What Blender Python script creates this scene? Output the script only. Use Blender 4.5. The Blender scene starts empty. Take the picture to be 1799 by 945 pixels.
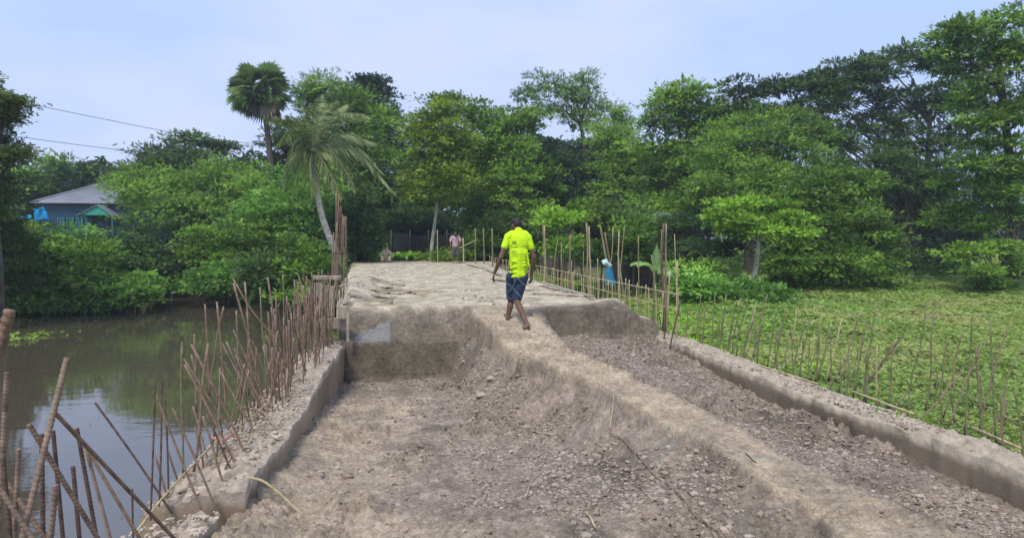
import bpy, bmesh, math, random
import numpy as np
from mathutils import Vector, Matrix
from mathutils.bvhtree import BVHTree
random.seed(7)
S = bpy.context.scene
COL = S.collection
R = math.radians

# ------------------------------------------------------------------ camera
F_PX, W_PX, H_PX = 1150.0, 1799.0, 945.0
CAM = np.array([0.0, 0.0, 3.0])
PITCH = math.atan(47.5/F_PX)
YAW = math.atan(171.5/F_PX*math.cos(PITCH))
cd = bpy.data.cameras.new('camera'); cam = bpy.data.objects.new('camera', cd); COL.objects.link(cam)
cam.location = CAM; cam.rotation_euler = (R(90)-PITCH, 0, -YAW)
cd.sensor_width = 36; cd.lens = 36*F_PX/W_PX; cd.clip_start = 0.05; cd.clip_end = 6000
S.camera = cam
FW = np.array([math.sin(YAW)*math.cos(PITCH), math.cos(YAW)*math.cos(PITCH), -math.sin(PITCH)])
RT = np.array([math.cos(YAW), -math.sin(YAW), 0.0])
UP = np.cross(RT, FW)

# ------------------------------------------------------------------ sky, sun, exposure
SUN_EL, SUN_AZ = R(58), R(-150)          # azimuth measured from +Y towards +X
w = bpy.data.worlds.new('World'); S.world = w; w.use_nodes = True
nt = w.node_tree; nt.nodes.clear()
def wn(t, **k):
    n = nt.nodes.new(t)
    for a, b in k.items(): setattr(n, a, b)
    return n
wo = wn('ShaderNodeOutputWorld'); bg = wn('ShaderNodeBackground'); bg.inputs['Strength'].default_value = 0.1
sky = wn('ShaderNodeTexSky'); sky.sky_type = 'NISHITA'; sky.sun_disc = False
sky.sun_elevation = SUN_EL; sky.sun_rotation = SUN_AZ; sky.air_density = 1.3; sky.dust_density = 2.0
tc = wn('ShaderNodeTexCoord'); mp = wn('ShaderNodeMapping'); mp.inputs['Scale'].default_value = (1.0, 1.0, 2.6)
nz = wn('ShaderNodeTexNoise'); nz.inputs['Scale'].default_value = 2.3; nz.inputs['Detail'].default_value = 5; nz.inputs['Roughness'].default_value = 0.5
cr = wn('ShaderNodeValToRGB')
cr.color_ramp.elements[0].position = 0.40; cr.color_ramp.elements[0].color = (3.9, 5.1, 7.9, 1)
cr.color_ramp.elements[1].position = 0.62; cr.color_ramp.elements[1].color = (5.1, 5.85, 8.3, 1)
mx = wn('ShaderNodeMixRGB'); mx.inputs['Fac'].default_value = 0.86
nt.links.new(tc.outputs['Generated'], mp.inputs[0]); nt.links.new(mp.outputs[0], nz.inputs['Vector'])
nt.links.new(nz.outputs['Fac'], cr.inputs[0]); nt.links.new(sky.outputs[0], mx.inputs[1]); nt.links.new(cr.outputs[0], mx.inputs[2])
nt.links.new(mx.outputs[0], bg.inputs['Color']); nt.links.new(bg.outputs[0], wo.inputs[0])
sd = bpy.data.lights.new('sun', 'SUN'); so = bpy.data.objects.new('sun', sd); COL.objects.link(so)
sd.energy = 2.4; sd.angle = R(16); sd.color = (1.0, 0.95, 0.86)
sdir = Vector((math.sin(SUN_AZ)*math.cos(SUN_EL), math.cos(SUN_AZ)*math.cos(SUN_EL), math.sin(SUN_EL)))
so.rotation_euler = sdir.to_track_quat('Z', 'Y').to_euler()
S.view_settings.view_transform = 'Standard'; S.view_settings.look = 'None'
S.view_settings.exposure = 0.50; S.view_settings.gamma = 1.0; S.view_settings.use_curve_mapping = False

# ------------------------------------------------------------------ helpers
def ray(px, py):
    return FW + RT*((px-W_PX/2)/F_PX) - UP*((py-H_PX/2)/F_PX)
def at_y(px, py, y):
    d = ray(px, py); return CAM + d*(y/d[1])
def at_z(px, py, z):
    d = ray(px, py); return CAM + d*((z-CAM[2])/d[2])
def at_x(px, py, x):
    d = ray(px, py); return CAM + d*(x/d[0])

def sst(a, b, x):
    t = np.clip((x-a)/(b-a), 0, 1); return t*t*(3-2*t)
def _hash(i, j, s):
    n = (i.astype(np.int64)*374761393 + j.astype(np.int64)*668265263 + s*1442695041) & 0xffffffff
    n = ((n ^ (n >> 13))*1274126177) & 0xffffffff
    return ((n ^ (n >> 16)) & 0xffff)/65535.0
def vnoise(x, y, s=0):
    x = np.asarray(x, float); y = np.asarray(y, float)
    i = np.floor(x); j = np.floor(y); fx = x-i; fy = y-j
    fx = fx*fx*(3-2*fx); fy = fy*fy*(3-2*fy)
    a = _hash(i, j, s); b = _hash(i+1, j, s); c = _hash(i, j+1, s); d = _hash(i+1, j+1, s)
    return a+(b-a)*fx+(c-a)*fy+(a-b-c+d)*fx*fy
def fbm(x, y, o=4, s=0, g=0.5):
    r = 0; a = 1; t = 0
    x = np.asarray(x, float); y = np.asarray(y, float)
    for k in range(o):
        r = r + a*vnoise(x*2**k+k*17.3, y*2**k-k*9.1, s+k); t += a; a *= g
    return r/t

def put(o, parent=None):
    COL.objects.link(o)
    if parent is not None: o.parent = parent
    return o
def tag(o, label=None, cat=None, group=None, kind=None):
    if label: o['label'] = label
    if cat: o['category'] = cat
    if group: o['group'] = group
    if kind: o['kind'] = kind
    return o
def empty(name, loc, label=None, cat=None, group=None, rz=0):
    o = bpy.data.objects.new(name, None); o.location = loc; o.rotation_euler.z = rz
    put(o); return tag(o, label, cat, group)
def mesh_np(name, V, Fc, mat, parent=None, smooth=True, attrs=None, world=True):
    """V (n,3) in world space; Fc (m,k)."""
    V = np.asarray(V, np.float64).reshape(-1, 3); Fc = np.asarray(Fc, np.int32)
    if parent is not None and world: V = V - np.array(parent.location)
    me = bpy.data.meshes.new(name); me.vertices.add(len(V)); me.vertices.foreach_set('co', V.astype(np.float32).ravel())
    m, k = Fc.shape
    me.loops.add(m*k); me.loops.foreach_set('vertex_index', Fc.ravel())
    me.polygons.add(m); me.polygons.foreach_set('loop_start', np.arange(0, m*k, k, dtype=np.int32))
    me.update(calc_edges=True)
    me.polygons.foreach_set('use_smooth', np.full(m, smooth))
    for an, av in (attrs or {}).items():
        av = np.asarray(av, np.float32)
        if av.ndim == 1:
            a = me.attributes.new(an, 'FLOAT', 'POINT'); a.data.foreach_set('value', av)
        else:
            a = me.attributes.new(an, 'FLOAT_VECTOR', 'POINT'); a.data.foreach_set('vector', av.ravel())
    if mat: me.materials.append(mat)
    return put(bpy.data.objects.new(name, me), parent)
def grid_faces(nu, nv, closed=False):
    i = np.arange(nu-1)[:, None]; j = np.arange(nv if closed else nv-1)[None, :]
    a = i*nv+j; b = i*nv+(j+1) % nv; c = (i+1)*nv+(j+1) % nv; d = (i+1)*nv+j
    return np.stack([a, b, c, d], -1).reshape(-1, 4)
def smooth_path(P, n):
    P = np.asarray(P, float)
    if len(P) < 3:
        t = np.linspace(0, 1, n)[:, None]; return P[0]*(1-t)+P[-1]*t
    Q = np.vstack([2*P[0]-P[1], P, 2*P[-1]-P[-2]]); out = []
    m = len(P)-1
    for u in np.linspace(0, m-1e-6, n):
        k = int(u); t = u-k; p0, p1, p2, p3 = Q[k:k+4]
        out.append(.5*((2*p1)+(-p0+p2)*t+(2*p0-5*p1+4*p2-p3)*t*t+(-p0+3*p1-3*p2+p3)*t**3))
    return np.array(out)
class MB:
    """collects shapes into one mesh"""
    def __init__(s): s.V = []; s.F = []; s.n = 0
    def add(s, V, Fq):
        V = np.asarray(V, float).reshape(-1, 3); s.V.append(V)
        for f in Fq: s.F.append(tuple(int(i)+s.n for i in f))
        s.n += len(V)
    def box(s, c, sz, rz=0, tilt=None, j=0):
        x, y, z = np.array(sz)/2
        V = np.array([[a*x, b*y, c2*z] for a in (-1, 1) for b in (-1, 1) for c2 in (-1, 1)])
        M = np.array(Matrix.Rotation(rz, 3, 'Z'))
        if tilt: M = M @ np.array(Matrix.Rotation(tilt[0], 3, 'X')) @ np.array(Matrix.Rotation(tilt[1], 3, 'Y'))
        if j: V = V+np.random.default_rng(int(abs(c[0]*97+c[1]*31)*10)).uniform(-j, j, V.shape)
        V = V @ M.T + np.array(c)
        s.add(V, [(0, 1, 3, 2), (4, 6, 7, 5), (0, 4, 5, 1), (2, 3, 7, 6), (0, 2, 6, 4), (1, 5, 7, 3)])
    def poly(s, pts): s.add(pts, [tuple(range(len(pts)))])
    def slab(s, pts, th):
        """thick sheet from a planar quad/tri"""
        P = np.array(pts, float); nrm = np.cross(P[1]-P[0], P[2]-P[0]); nrm /= np.linalg.norm(nrm); k = len(P)
        V = np.vstack([P, P-nrm*th])
        s.add(V, [tuple(range(k)), tuple(range(2*k-1, k-1, -1))]+[(i, i+k, (i+1) % k+k, (i+1) % k) for i in range(k)])
    def tube(s, P, r, seg=8, n=None, cap=True):
        P = smooth_path(P, n) if n else np.asarray(P, float)
        m = len(P); r = np.interp(np.linspace(0, 1, m), np.linspace(0, 1, len(np.atleast_1d(r))), np.atleast_1d(r)) if np.size(r) > 1 else np.full(m, float(np.atleast_1d(r)[0]))
        T = np.gradient(P, axis=0); T /= np.linalg.norm(T, axis=1)[:, None]+1e-12
        a = np.array([0, 0, 1.]) if abs(T[0][2]) < .8 else np.array([1., 0, 0])
        N = np.cross(T, a); N /= np.linalg.norm(N, axis=1)[:, None]+1e-12; B = np.cross(T, N)
        th = np.linspace(0, 2*math.pi, seg, endpoint=False)
        V = P[:, None]+r[:, None, None]*(N[:, None]*np.cos(th)[None, :, None]+B[:, None]*np.sin(th)[None, :, None])
        Fq = [tuple(f) for f in grid_faces(m, seg, True)]
        if cap: Fq += [tuple(range(seg-1, -1, -1)), tuple(range((m-1)*seg, m*seg))]
        s.add(V, Fq)
    def build(s, name, mat, parent=None, smooth=False, world=True):
        V = np.vstack(s.V)
        if parent is not None and world: V = V-np.array(parent.location)
        me = bpy.data.meshes.new(name); me.from_pydata(V.tolist(), [], s.F); me.update()
        if smooth: me.polygons.foreach_set('use_smooth', [True]*len(me.polygons))
        me.materials.append(mat)
        return put(bpy.data.objects.new(name, me), parent)

# ------------------------------------------------------------------ materials
def new_mat(name):
    m = bpy.data.materials.new(name); m.use_nodes = True
    return m, m.node_tree, m.node_tree.nodes['Principled BSDF']
def N(t, ty, **k):
    n = t.nodes.new(ty)
    for a, b in k.items():
        if a in n.inputs: n.inputs[a].default_value = b
        else: setattr(n, a, b)
    return n
def noisy(name, c1, c2, scale=8, rough=.8, bump=.3, bscale=40, metal=0, dist=.01, spec=.3, detail=6, lo=.35, hi=.65, stretch=None):
    m, t, b = new_mat(name); L = t.links.new
    tcn = N(t, 'ShaderNodeTexCoord'); vec = tcn.outputs['Object']
    if stretch:
        mpn = N(t, 'ShaderNodeMapping'); mpn.inputs['Scale'].default_value = stretch; L(vec, mpn.inputs[0]); vec = mpn.outputs[0]
    n = N(t, 'ShaderNodeTexNoise', Scale=scale, Detail=detail, Roughness=.6); L(vec, n.inputs['Vector'])
    r = N(t, 'ShaderNodeValToRGB'); r.color_ramp.elements[0].position = lo; r.color_ramp.elements[1].position = hi
    r.color_ramp.elements[0].color = (*c1, 1); r.color_ramp.elements[1].color = (*c2, 1)
    L(n.outputs['Fac'], r.inputs[0]); L(r.outputs[0], b.inputs['Base Color'])
    b.inputs['Roughness'].default_value = rough; b.inputs['Metallic'].default_value = metal; b.inputs['Specular IOR Level'].default_value = spec
    if bump:
        n2 = N(t, 'ShaderNodeTexNoise', Scale=bscale, Detail=5); L(vec, n2.inputs['Vector'])
        bp = N(t, 'ShaderNodeBump', Strength=bump, Distance=dist); L(n2.outputs['Fac'], bp.inputs['Height']); L(bp.outputs[0], b.inputs['Normal'])
    return m
def leaf_mat(name, ca, cb, cc=None, transl=.42, rough=.5):
    m, t, b = new_mat(name); L = t.links.new
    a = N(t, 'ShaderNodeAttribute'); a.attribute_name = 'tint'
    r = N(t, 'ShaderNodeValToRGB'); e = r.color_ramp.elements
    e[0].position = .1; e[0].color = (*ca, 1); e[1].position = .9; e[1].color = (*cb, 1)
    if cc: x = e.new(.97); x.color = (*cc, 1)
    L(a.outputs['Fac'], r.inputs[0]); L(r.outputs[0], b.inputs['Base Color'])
    b.inputs['Roughness'].default_value = rough; b.inputs['Specular IOR Level'].default_value = .35
    tr = N(t, 'ShaderNodeBsdfTranslucent')
    mc = N(t, 'ShaderNodeMixRGB', Fac=.5); mc.blend_type = 'MULTIPLY'; mc.inputs['Fac'].default_value = .6
    mc.inputs[2].default_value = (1.0, 1.0, .35, 1); L(r.outputs[0], mc.inputs[1]); L(mc.outputs[0], tr.inputs[0])
    ms = N(t, 'ShaderNodeMixShader'); ms.inputs[0].default_value = transl
    L(b.outputs[0], ms.inputs[1]); L(tr.outputs[0], ms.inputs[2]); L(ms.outputs[0], t.nodes['Material Output'].inputs[0])
    return m

LM = {
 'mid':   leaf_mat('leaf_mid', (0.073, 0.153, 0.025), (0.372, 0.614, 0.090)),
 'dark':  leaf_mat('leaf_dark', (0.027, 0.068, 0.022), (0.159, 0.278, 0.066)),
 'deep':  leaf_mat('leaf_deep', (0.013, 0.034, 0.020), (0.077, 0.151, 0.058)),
 'light': leaf_mat('leaf_light', (0.122, 0.240, 0.029), (0.520, 0.835, 0.099)),
 'yellow':leaf_mat('leaf_yellow', (0.110, 0.186, 0.026), (0.468, 0.646, 0.081)),
 'olive': leaf_mat('leaf_olive', (0.056, 0.103, 0.029), (0.277, 0.374, 0.098), (0.286, 0.195, 0.091)),
 'fresh': leaf_mat('leaf_fresh', (0.077, 0.187, 0.040), (0.372, 0.674, 0.118)),
 'field': leaf_mat('leaf_field', (.17, .29, .06), (.45, .57, .17), (.44, .38, .20)),
 'water': leaf_mat('leaf_water', (0.159, 0.329, 0.037), (0.439, 0.600, 0.110)),
 'palm':  leaf_mat('leaf_palm', (0.060, 0.102, 0.037), (0.270, 0.394, 0.144)),
 'coco':  leaf_mat('leaf_coco', (0.079, 0.125, 0.042), (0.369, 0.465, 0.191), (0.423, 0.384, 0.205)),
 'dead':  leaf_mat('leaf_dead', (0.122, 0.104, 0.067), (0.268, 0.232, 0.146), transl=.1),
 'banana':leaf_mat('leaf_banana', (0.125, 0.239, 0.057), (0.476, 0.714, 0.237)),
}
bark = noisy('bark', (.055, .045, .035), (.14, .12, .095), 6, .9, .8, 25, stretch=(1, 1, .3))
bark_pale = noisy('bark_pale', (.25, .25, .2), (.5, .49, .42), 5, .85, .4, 30)
rust = noisy('rust_steel', (.13, .082, .055), (.33, .225, .155), 30, .75, .5, 160, metal=.15, dist=.002, lo=.3, hi=.7)
rust_dark = noisy('dark_rusted_steel', (.07, .045, .036), (.17, .115, .085), 25, .7, .5, 160, metal=.2, dist=.002)
rust_grey = noisy('cement_dusted_steel', (.12, .083, .06), (.31, .225, .165), 18, .85, .5, 140, dist=.002)
rod_green = noisy('weathered_rod', (.10, .105, .045), (.235, .225, .12), 14, .8, .3, 120, dist=.002)
rod_tan = noisy('tan_rod', (.28, .22, .12), (.5, .42, .26), 14, .8, .3, 90, dist=.002)
bamboo = noisy('bamboo_pole', (.13, .13, .06), (.30, .27, .15), 6, .7, .3, 60, stretch=(1, 1, .25))
plank = noisy('dusty_plank', (.24, .195, .14), (.48, .42, .32), 5, .85, .5, 40, stretch=(.4, 3, 3))
form_board = noisy('formwork_board', (.20, .17, .13), (.40, .35, .28), 5, .85, .5, 35, stretch=(3, 3, .5))
def clod_material(name, a, m_, c):
    m, t, bs = new_mat(name); at = N(t, 'ShaderNodeAttribute'); at.attribute_name = 'tint'; r = N(t, 'ShaderNodeValToRGB'); e = r.color_ramp.elements
    e[0].color = (*a, 1); e[1].color = (*c, 1); x = e.new(.5); x.color = (*m_, 1); t.links.new(at.outputs['Fac'], r.inputs[0]); t.links.new(r.outputs[0], bs.inputs['Base Color']); bs.inputs['Roughness'].default_value = .95; bs.inputs['Specular IOR Level'].default_value = .2
    return m
clod_soil = clod_material('clod_soil', (.15, .118, .096), (.28, .226, .184), (.39, .325, .27))
clod_mat = noisy('clod', (.14, .10, .078), (.33, .255, .20), 5, .95, .7, 60)
rubble_mat = noisy('rubble_mortar', (.26, .21, .165), (.48, .41, .33), 4, .95, .7, 50)
shard = noisy('dusty_soil', (.20, .165, .12), (.42, .37, .29), 5, .95, .5, 60)

def soil_material():
    m, t, b = new_mat('site_soil'); L = t.links.new
    tcn = N(t, 'ShaderNodeTexCoord'); v = tcn.outputs['Object']
    at = N(t, 'ShaderNodeAttribute'); at.attribute_name = 'soil'
    sep = N(t, 'ShaderNodeSeparateXYZ'); L(at.outputs['Vector'], sep.inputs[0])
    def ramp(c1, c2, fac, lo=.35, hi=.65):
        r = N(t, 'ShaderNodeValToRGB'); r.color_ramp.elements[0].position = lo; r.color_ramp.elements[1].position = hi
        r.color_ramp.elements[0].color = (*c1, 1); r.color_ramp.elements[1].color = (*c2, 1); L(fac, r.inputs[0]); return r.outputs[0]
    n1 = N(t, 'ShaderNodeTexNoise', Scale=1.6, Detail=8, Roughness=.65); L(v, n1.inputs['Vector'])
    n2 = N(t, 'ShaderNodeTexNoise', Scale=14, Detail=8, Roughness=.7); L(v, n2.inputs['Vector'])
    clay = ramp((.19, .152, .125), (.41, .34, .28), n2.outputs['Fac'], .32, .66)
    sand = ramp((.34, .275, .195), (.52, .43, .315), n2.outputs['Fac'], .3, .66)
    deck = ramp((.34, .295, .21), (.57, .505, .375), n1.outputs['Fac'], .34, .6)
    wet = ramp((.11, .09, .066), (.21, .18, .13), n2.outputs['Fac'])
    def mix(f, a, c):
        x = N(t, 'ShaderNodeMixRGB'); L(f, x.inputs[0]); L(a, x.inputs[1]); L(c, x.inputs[2]); return x.outputs[0]
    c = mix(sep.outputs[0], clay, sand); c = mix(sep.outputs[1], c, deck); c = mix(sep.outputs[2], c, wet)
    # mottling of damp and dry soil
    n3 = N(t, 'ShaderNodeTexNoise', Scale=3.2, Detail=6); L(v, n3.inputs['Vector'])
    r3 = ramp((.55, .54, .53), (1.12, 1.10, 1.06), n3.outputs['Fac'], .35, .65)
    mu = N(t, 'ShaderNodeMixRGB'); mu.blend_type = 'MULTIPLY'; mu.inputs[0].default_value = .7; L(c, mu.inputs[1]); L(r3, mu.inputs[2])
    L(mu.outputs[0], b.inputs['Base Color'])
    n5 = N(t, 'ShaderNodeTexNoise', Scale=2.1, Detail=7, Roughness=.7); L(v, n5.inputs['Vector']); r5 = ramp((0, 0, 0), (1, 1, 1), n5.outputs['Fac'], .60, .66)
    iv = N(t, 'ShaderNodeMath', operation='SUBTRACT'); iv.inputs[0].default_value = .55; L(sep.outputs[1], iv.inputs[1]); iv.use_clamp = True
    m5 = N(t, 'ShaderNodeMath', operation='MULTIPLY'); L(r5, m5.inputs[0]); L(iv.outputs[0], m5.inputs[1])
    st = N(t, 'ShaderNodeMixRGB'); L(m5.outputs[0], st.inputs[0]); L(mu.outputs[0], st.inputs[1]); st.inputs[2].default_value = (.19, .20, .16, 1); 
    fa = N(t, 'ShaderNodeAttribute'); fa.attribute_name = 'film'; flm = N(t, 'ShaderNodeMixRGB'); L(fa.outputs['Fac'], flm.inputs[0]); L(st.outputs[0], flm.inputs[1]); flm.inputs[2].default_value = (.21, .21, .20, 1)
    rr = N(t, 'ShaderNodeMapRange'); rr.inputs['To Min'].default_value = .93; rr.inputs['To Max'].default_value = .45; L(sep.outputs[2], rr.inputs[0]); rf = N(t, 'ShaderNodeMixRGB'); L(fa.outputs['Fac'], rf.inputs[0]); L(rr.outputs[0], rf.inputs[1]); rf.inputs[2].default_value = (.25, .25, .25, 1); L(rf.outputs[0], b.inputs['Roughness'])
    b.inputs['Specular IOR Level'].default_value = .25
    vo = N(t, 'ShaderNodeTexNoise', Scale=38, Detail=8, Roughness=.75); L(v, vo.inputs['Vector'])
    def crumbs(sc, lo, hi):
        vv = N(t, 'ShaderNodeTexVoronoi', Scale=sc); ad = N(t, 'ShaderNodeMixRGB', Fac=.0); ad.blend_type = 'ADD'; ad.inputs[0].default_value = .12; L(v, ad.inputs[1]); L(n2.outputs['Color'], ad.inputs[2]); L(ad.outputs[0], vv.inputs['Vector'])
        s_ = N(t, 'ShaderNodeSeparateXYZ'); L(vv.outputs['Color'], s_.inputs[0]); r_ = N(t, 'ShaderNodeMapRange'); r_.inputs['To Min'].default_value = lo; r_.inputs['To Max'].default_value = hi; L(s_.outputs[0], r_.inputs[0])
        return vv.outputs['Distance'], r_.outputs[0]
    d1, k1 = crumbs(34, .80, 1.14); d2, k2 = crumbs(85, .80, 1.16)
    kk = N(t, 'ShaderNodeMath', operation='MULTIPLY'); L(k1, kk.inputs[0]); L(k2, kk.inputs[1])
    fin = N(t, 'ShaderNodeMixRGB'); fin.blend_type = 'MULTIPLY'; fin.inputs[0].default_value = 1; L(flm.outputs[0], fin.inputs[1]); L(kk.outputs[0], fin.inputs[2]); L(fin.outputs[0], b.inputs['Base Color'])
    bp0 = N(t, 'ShaderNodeBump', Strength=.7, Distance=.018); L(vo.outputs['Fac'], bp0.inputs['Height'])
    bp1 = N(t, 'ShaderNodeBump', Strength=.6, Distance=.010); bp1.invert = True; L(d1, bp1.inputs['Height']); L(bp0.outputs[0], bp1.inputs['Normal'])
    bp = N(t, 'ShaderNodeBump', Strength=.5, Distance=.004); bp.invert = True; L(d2, bp.inputs['Height']); L(bp1.outputs[0], bp.inputs['Normal']); L(bp.outputs[0], b.inputs['Normal'])
    return m
soil = soil_material()
wall_mat = noisy('rough_concrete', (.24, .205, .165), (.41, .365, .30), 2.5, .92, .6, 45, dist=.012, lo=.3, hi=.7)
cut_mat = noisy('wet_mortar_wall', (.20, .165, .13), (.32, .275, .22), 2.2, .85, .5, 45, dist=.008, lo=.3, hi=.7)

# ------------------------------------------------------------------ ground (one sheet to the horizon), water
def G(x, y):
    x = np.asarray(x, float); y = np.asarray(y, float)
    wob = 1.6*(fbm(x*.15, y*.15, 3, 5)-.5)*2
    # land left of the road beyond the pond
    bank = 29.5+wob
    chan = sst(-14.5, -12.8, x)*(1-sst(-9.2, -7.6, x))
    bank = bank+chan*14
    left = sst(0, 3.0, y-bank)
    zl = -1.2+left*(2.2+1.6*sst(-8, -14, x)*sst(36, 44, y)) + 0*x
    far_left = sst(-26, -32, x)*sst(10, 20, y); zl = np.maximum(zl, -1.2+2.6*far_left)
    zr = .35+.35*sst(22, 30, y)+.9*sst(34, 46, y)+.12*(fbm(x*.5, y*.5, 3, 9)-.5)
    m = at_y(1275, 480, 21.0); zr = zr+.60*np.exp(-(((x-m[0])/3.2)**2+((y-21.)/3.6)**2))
    t = sst(1.0, 4.4, x)
    z = zl*(1-t)+zr*t
    rd = (1-sst(3.0, 9.0, np.abs(x-.5)-0))*sst(33, 38, y)
    z = z*(1-rd)+1.82*rd
    return z+.06*(fbm(x*1.3, y*1.3, 3, 3)-.5)
gx = np.concatenate([-np.geomspace(60, 2500, 14)[::-1], np.arange(-59, 60, .6), np.geomspace(60, 2500, 14)])
gy = np.concatenate([-np.geomspace(20, 2500, 12)[::-1], np.arange(-19.4, 80, .6), np.geomspace(80, 2500, 14)])
X, Y = np.meshgrid(gx, gy, indexing='ij')
ground_mat = noisy('earth_and_weeds', (.07, .085, .035), (.15, .15, .07), .8, .95, .5, 12)
Zg = G(X, Y)
Zg = np.where((X > -1.5) & (X < 4.5) & (Y < 34) & (Y > -19), np.minimum(Zg, .25), Zg)
o = mesh_np('ground', np.stack([X, Y, Zg], -1), grid_faces(len(gx), len(gy))[:, ::-1], ground_mat); tag(o, kind='structure')

def water_material():
    m, t, b = new_mat('pond_water'); L = t.links.new
    b.inputs['Base Color'].default_value = (.075, .062, .042, 1); b.inputs['Roughness'].default_value = .035; b.inputs['IOR'].default_value = 2.05
    tcn = N(t, 'ShaderNodeTexCoord'); mpn = N(t, 'ShaderNodeMapping'); mpn.inputs['Scale'].default_value = (.55, 1.3, 1); L(tcn.outputs['Object'], mpn.inputs[0])
    n = N(t, 'ShaderNodeTexNoise', Scale=2.6, Detail=4, Roughness=.5); L(mpn.outputs[0], n.inputs['Vector'])
    n2 = N(t, 'ShaderNodeTexNoise', Scale=.35, Detail=2); L(tcn.outputs['Object'], n2.inputs['Vector'])
    mr = N(t, 'ShaderNodeMapRange'); mr.inputs['From Min'].default_value = .42; mr.inputs['From Max'].default_value = .66; L(n2.outputs['Fac'], mr.inputs[0])
    mm = N(t, 'ShaderNodeMath', operation='MULTIPLY'); L(n.outputs['Fac'], mm.inputs[0]); L(mr.outputs[0], mm.inputs[1])
    bp = N(t, 'ShaderNodeBump', Strength=.32, Distance=.02); L(mm.outputs[0], bp.inputs['Height']); L(bp.outputs[0], b.inputs['Normal'])
    return m
wx = np.linspace(-60, 3.5, 40); wy = np.linspace(-19, 60, 40); X, Y = np.meshgrid(wx, wy, indexing='ij')
o = mesh_np('water', np.stack([X, Y, 0*X], -1), grid_faces(40, 40)[:, ::-1], water_material()); tag(o, kind='structure')

# ------------------------------------------------------------------ the building site soil (pit, ridge, fill)
Yk = [2, 4, 5, 5.7, 7, 9, 10.2, 11.0, 11.6]
RL = [2.45, 2.40, 2.33, 2.12, 1.90, 1.28, 1.10, .95, .85]
RR = [3.3, 2.92, 2.70, 2.62, 2.42, 2.05, 1.98, 2.05, 2.1]
RZ = [1.30, 1.34, 1.39, 1.43, 1.48, 1.52, 1.70, 1.84, 1.87]
def H(x, y, fine=True):
    x = np.asarray(x, float); y = np.asarray(y, float)
    wig = (fbm(y*1.3, x*.2, 3, 11)-.5)*.22+(fbm(y*5, x*.6, 2, 12)-.5)*.08
    rl = np.interp(y, Yk, RL)+wig; rr = np.interp(y, Yk, RR)+wig*.6; rz = np.interp(y, Yk, RZ)
    fl = np.interp(y, [2, 4, 5, 6.5, 8, 9.5, 11], [1.14, 1.10, 1.06, .95, .86, .78, .68])
    fl = fl+.10*np.exp(-((x+1.2)/.35)**2)*sst(9.5, 7, y)                      # soil banked against the wall
    fl = fl-.10*np.exp(-(((x-.55)/.75)**2+((y-6.4)/.9)**2))                   # scooped hollow
    fl = fl+.05*np.exp(-(((x-1.1)/.28)**2+((y-5.9)/.25)**2))
    fr = np.interp(y, [2, 6, 8, 10, 11.2], [1.08, 1.05, 1.06, 1.14, 1.30])
    fr = fr+.22*np.exp(-(((x-2.9)/.4)**2+((y-9.2)/1.6)**2))
    gul = (vnoise(y*7+x*3, x*1.5, 31)-.5)*.10
    wl = np.interp(y, [2, 5, 8, 11], [.60, .55, .48, .42])+.25*(fbm(y*2.1, x*0, 3, 33)-.5)
    sl = np.clip((rl-x)/wl+gul, 0, 1); sl = 1-sl; sl = np.where(sl > .93, .66+.34*(sl-.93)/.07, .66*(sl/.93)**1.1)                        # 1 at ridge edge, 0 at foot
    sr = 1-sst(0, 1, (x-rr)/.42)
    zl = fl+(rz-fl)*np.clip(sl, 0, 1)
    zr = fr+(rz-fr)*sr
    z = np.where(x < (rl+rr)/2, zl, zr)
    z = np.minimum(z, rz)
    # fill face
    dk = np.interp(y, [11, 12.5, 20, 34, 38], [1.83, 1.86, 1.88, 1.90, 1.88])
    dk = dk-.30*sst(3.3, 4.3, x)*(1-sst(30, 36, y))
    yw = (fbm(x*1.6, y*.2, 3, 41)-.5)*.30
    # left face: vertical cut to a bench, then a slope of soil
    tL = np.clip((y-(11.14+yw*.25))/.10, 0, 1); bench = 1.30+.1*(fbm(x*3, y*3, 2, 43)-.5)
    zf = z+(np.maximum(bench, z)-z)*tL
    t2 = sst(11.25, 11.75, y+yw*.5)
    zf = zf+(dk-zf)*t2*(tL > 0)
    tR = np.clip((y-(11.22+yw*.15))/.09, 0, 1)
    zfr = z+(dk-z)*tR
    mid = sst(1.5, 2.0, x)
    z = zf*(1-mid)+zfr*mid
    heap = .20*np.exp(-(((x-3.75)/.34)**2+((y-11.75)/.4)**2)); z = z+heap
    z = z+.22*np.exp(-(((x+1.35-.0)/.5)**2))*sst(11.9, 13.5, y)*(1-sst(19, 24, y))*sst(0, .4, 22-y)   # ridge of rubble at the left border
    # deck weathering
    dm = sst(11.3, 11.8, y)
    rough = (1-dm)
    path = np.exp(-(((x-(rl+rr)/2)/((rr-rl)*.55))**4))*(1-dm)
    n = (fbm(x*2.2, y*2.2, 4, 51)-.5)*.10*rough+(fbm(x*1.2, y*1.2, 4, 52)-.5)*.07*dm
    if fine:
        c1 = vnoise(x*16, y*16, 61); c2 = vnoise(x*33+5, y*33, 62); c3 = vnoise(x*9, y*9, 63)
        patch = sst(.42, .60, fbm(x*1.1, y*1.1, 3, 64))
        c4 = fbm(x*5, y*7, 3, 68); cl = (np.abs(c1-.5)*.12+np.abs(c2-.5)*.07+(c3-.5)*.06-.07*sst(.05, 0, np.abs(c4-.5)))
        stp = ((x > rl-wl*1.05) & (x < rl+.02)).astype(float); stp = np.maximum(stp, ((y > 11.05) & (y < 11.9)).astype(float)); patch = patch*(1-.55*sst(.5, -.2, x))
        n = n+cl*(.30+.95*patch)*rough*(1-.75*path)*(1-.6*stp)+cl*.16*dm+cl*.14*path
    return z+n
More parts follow.
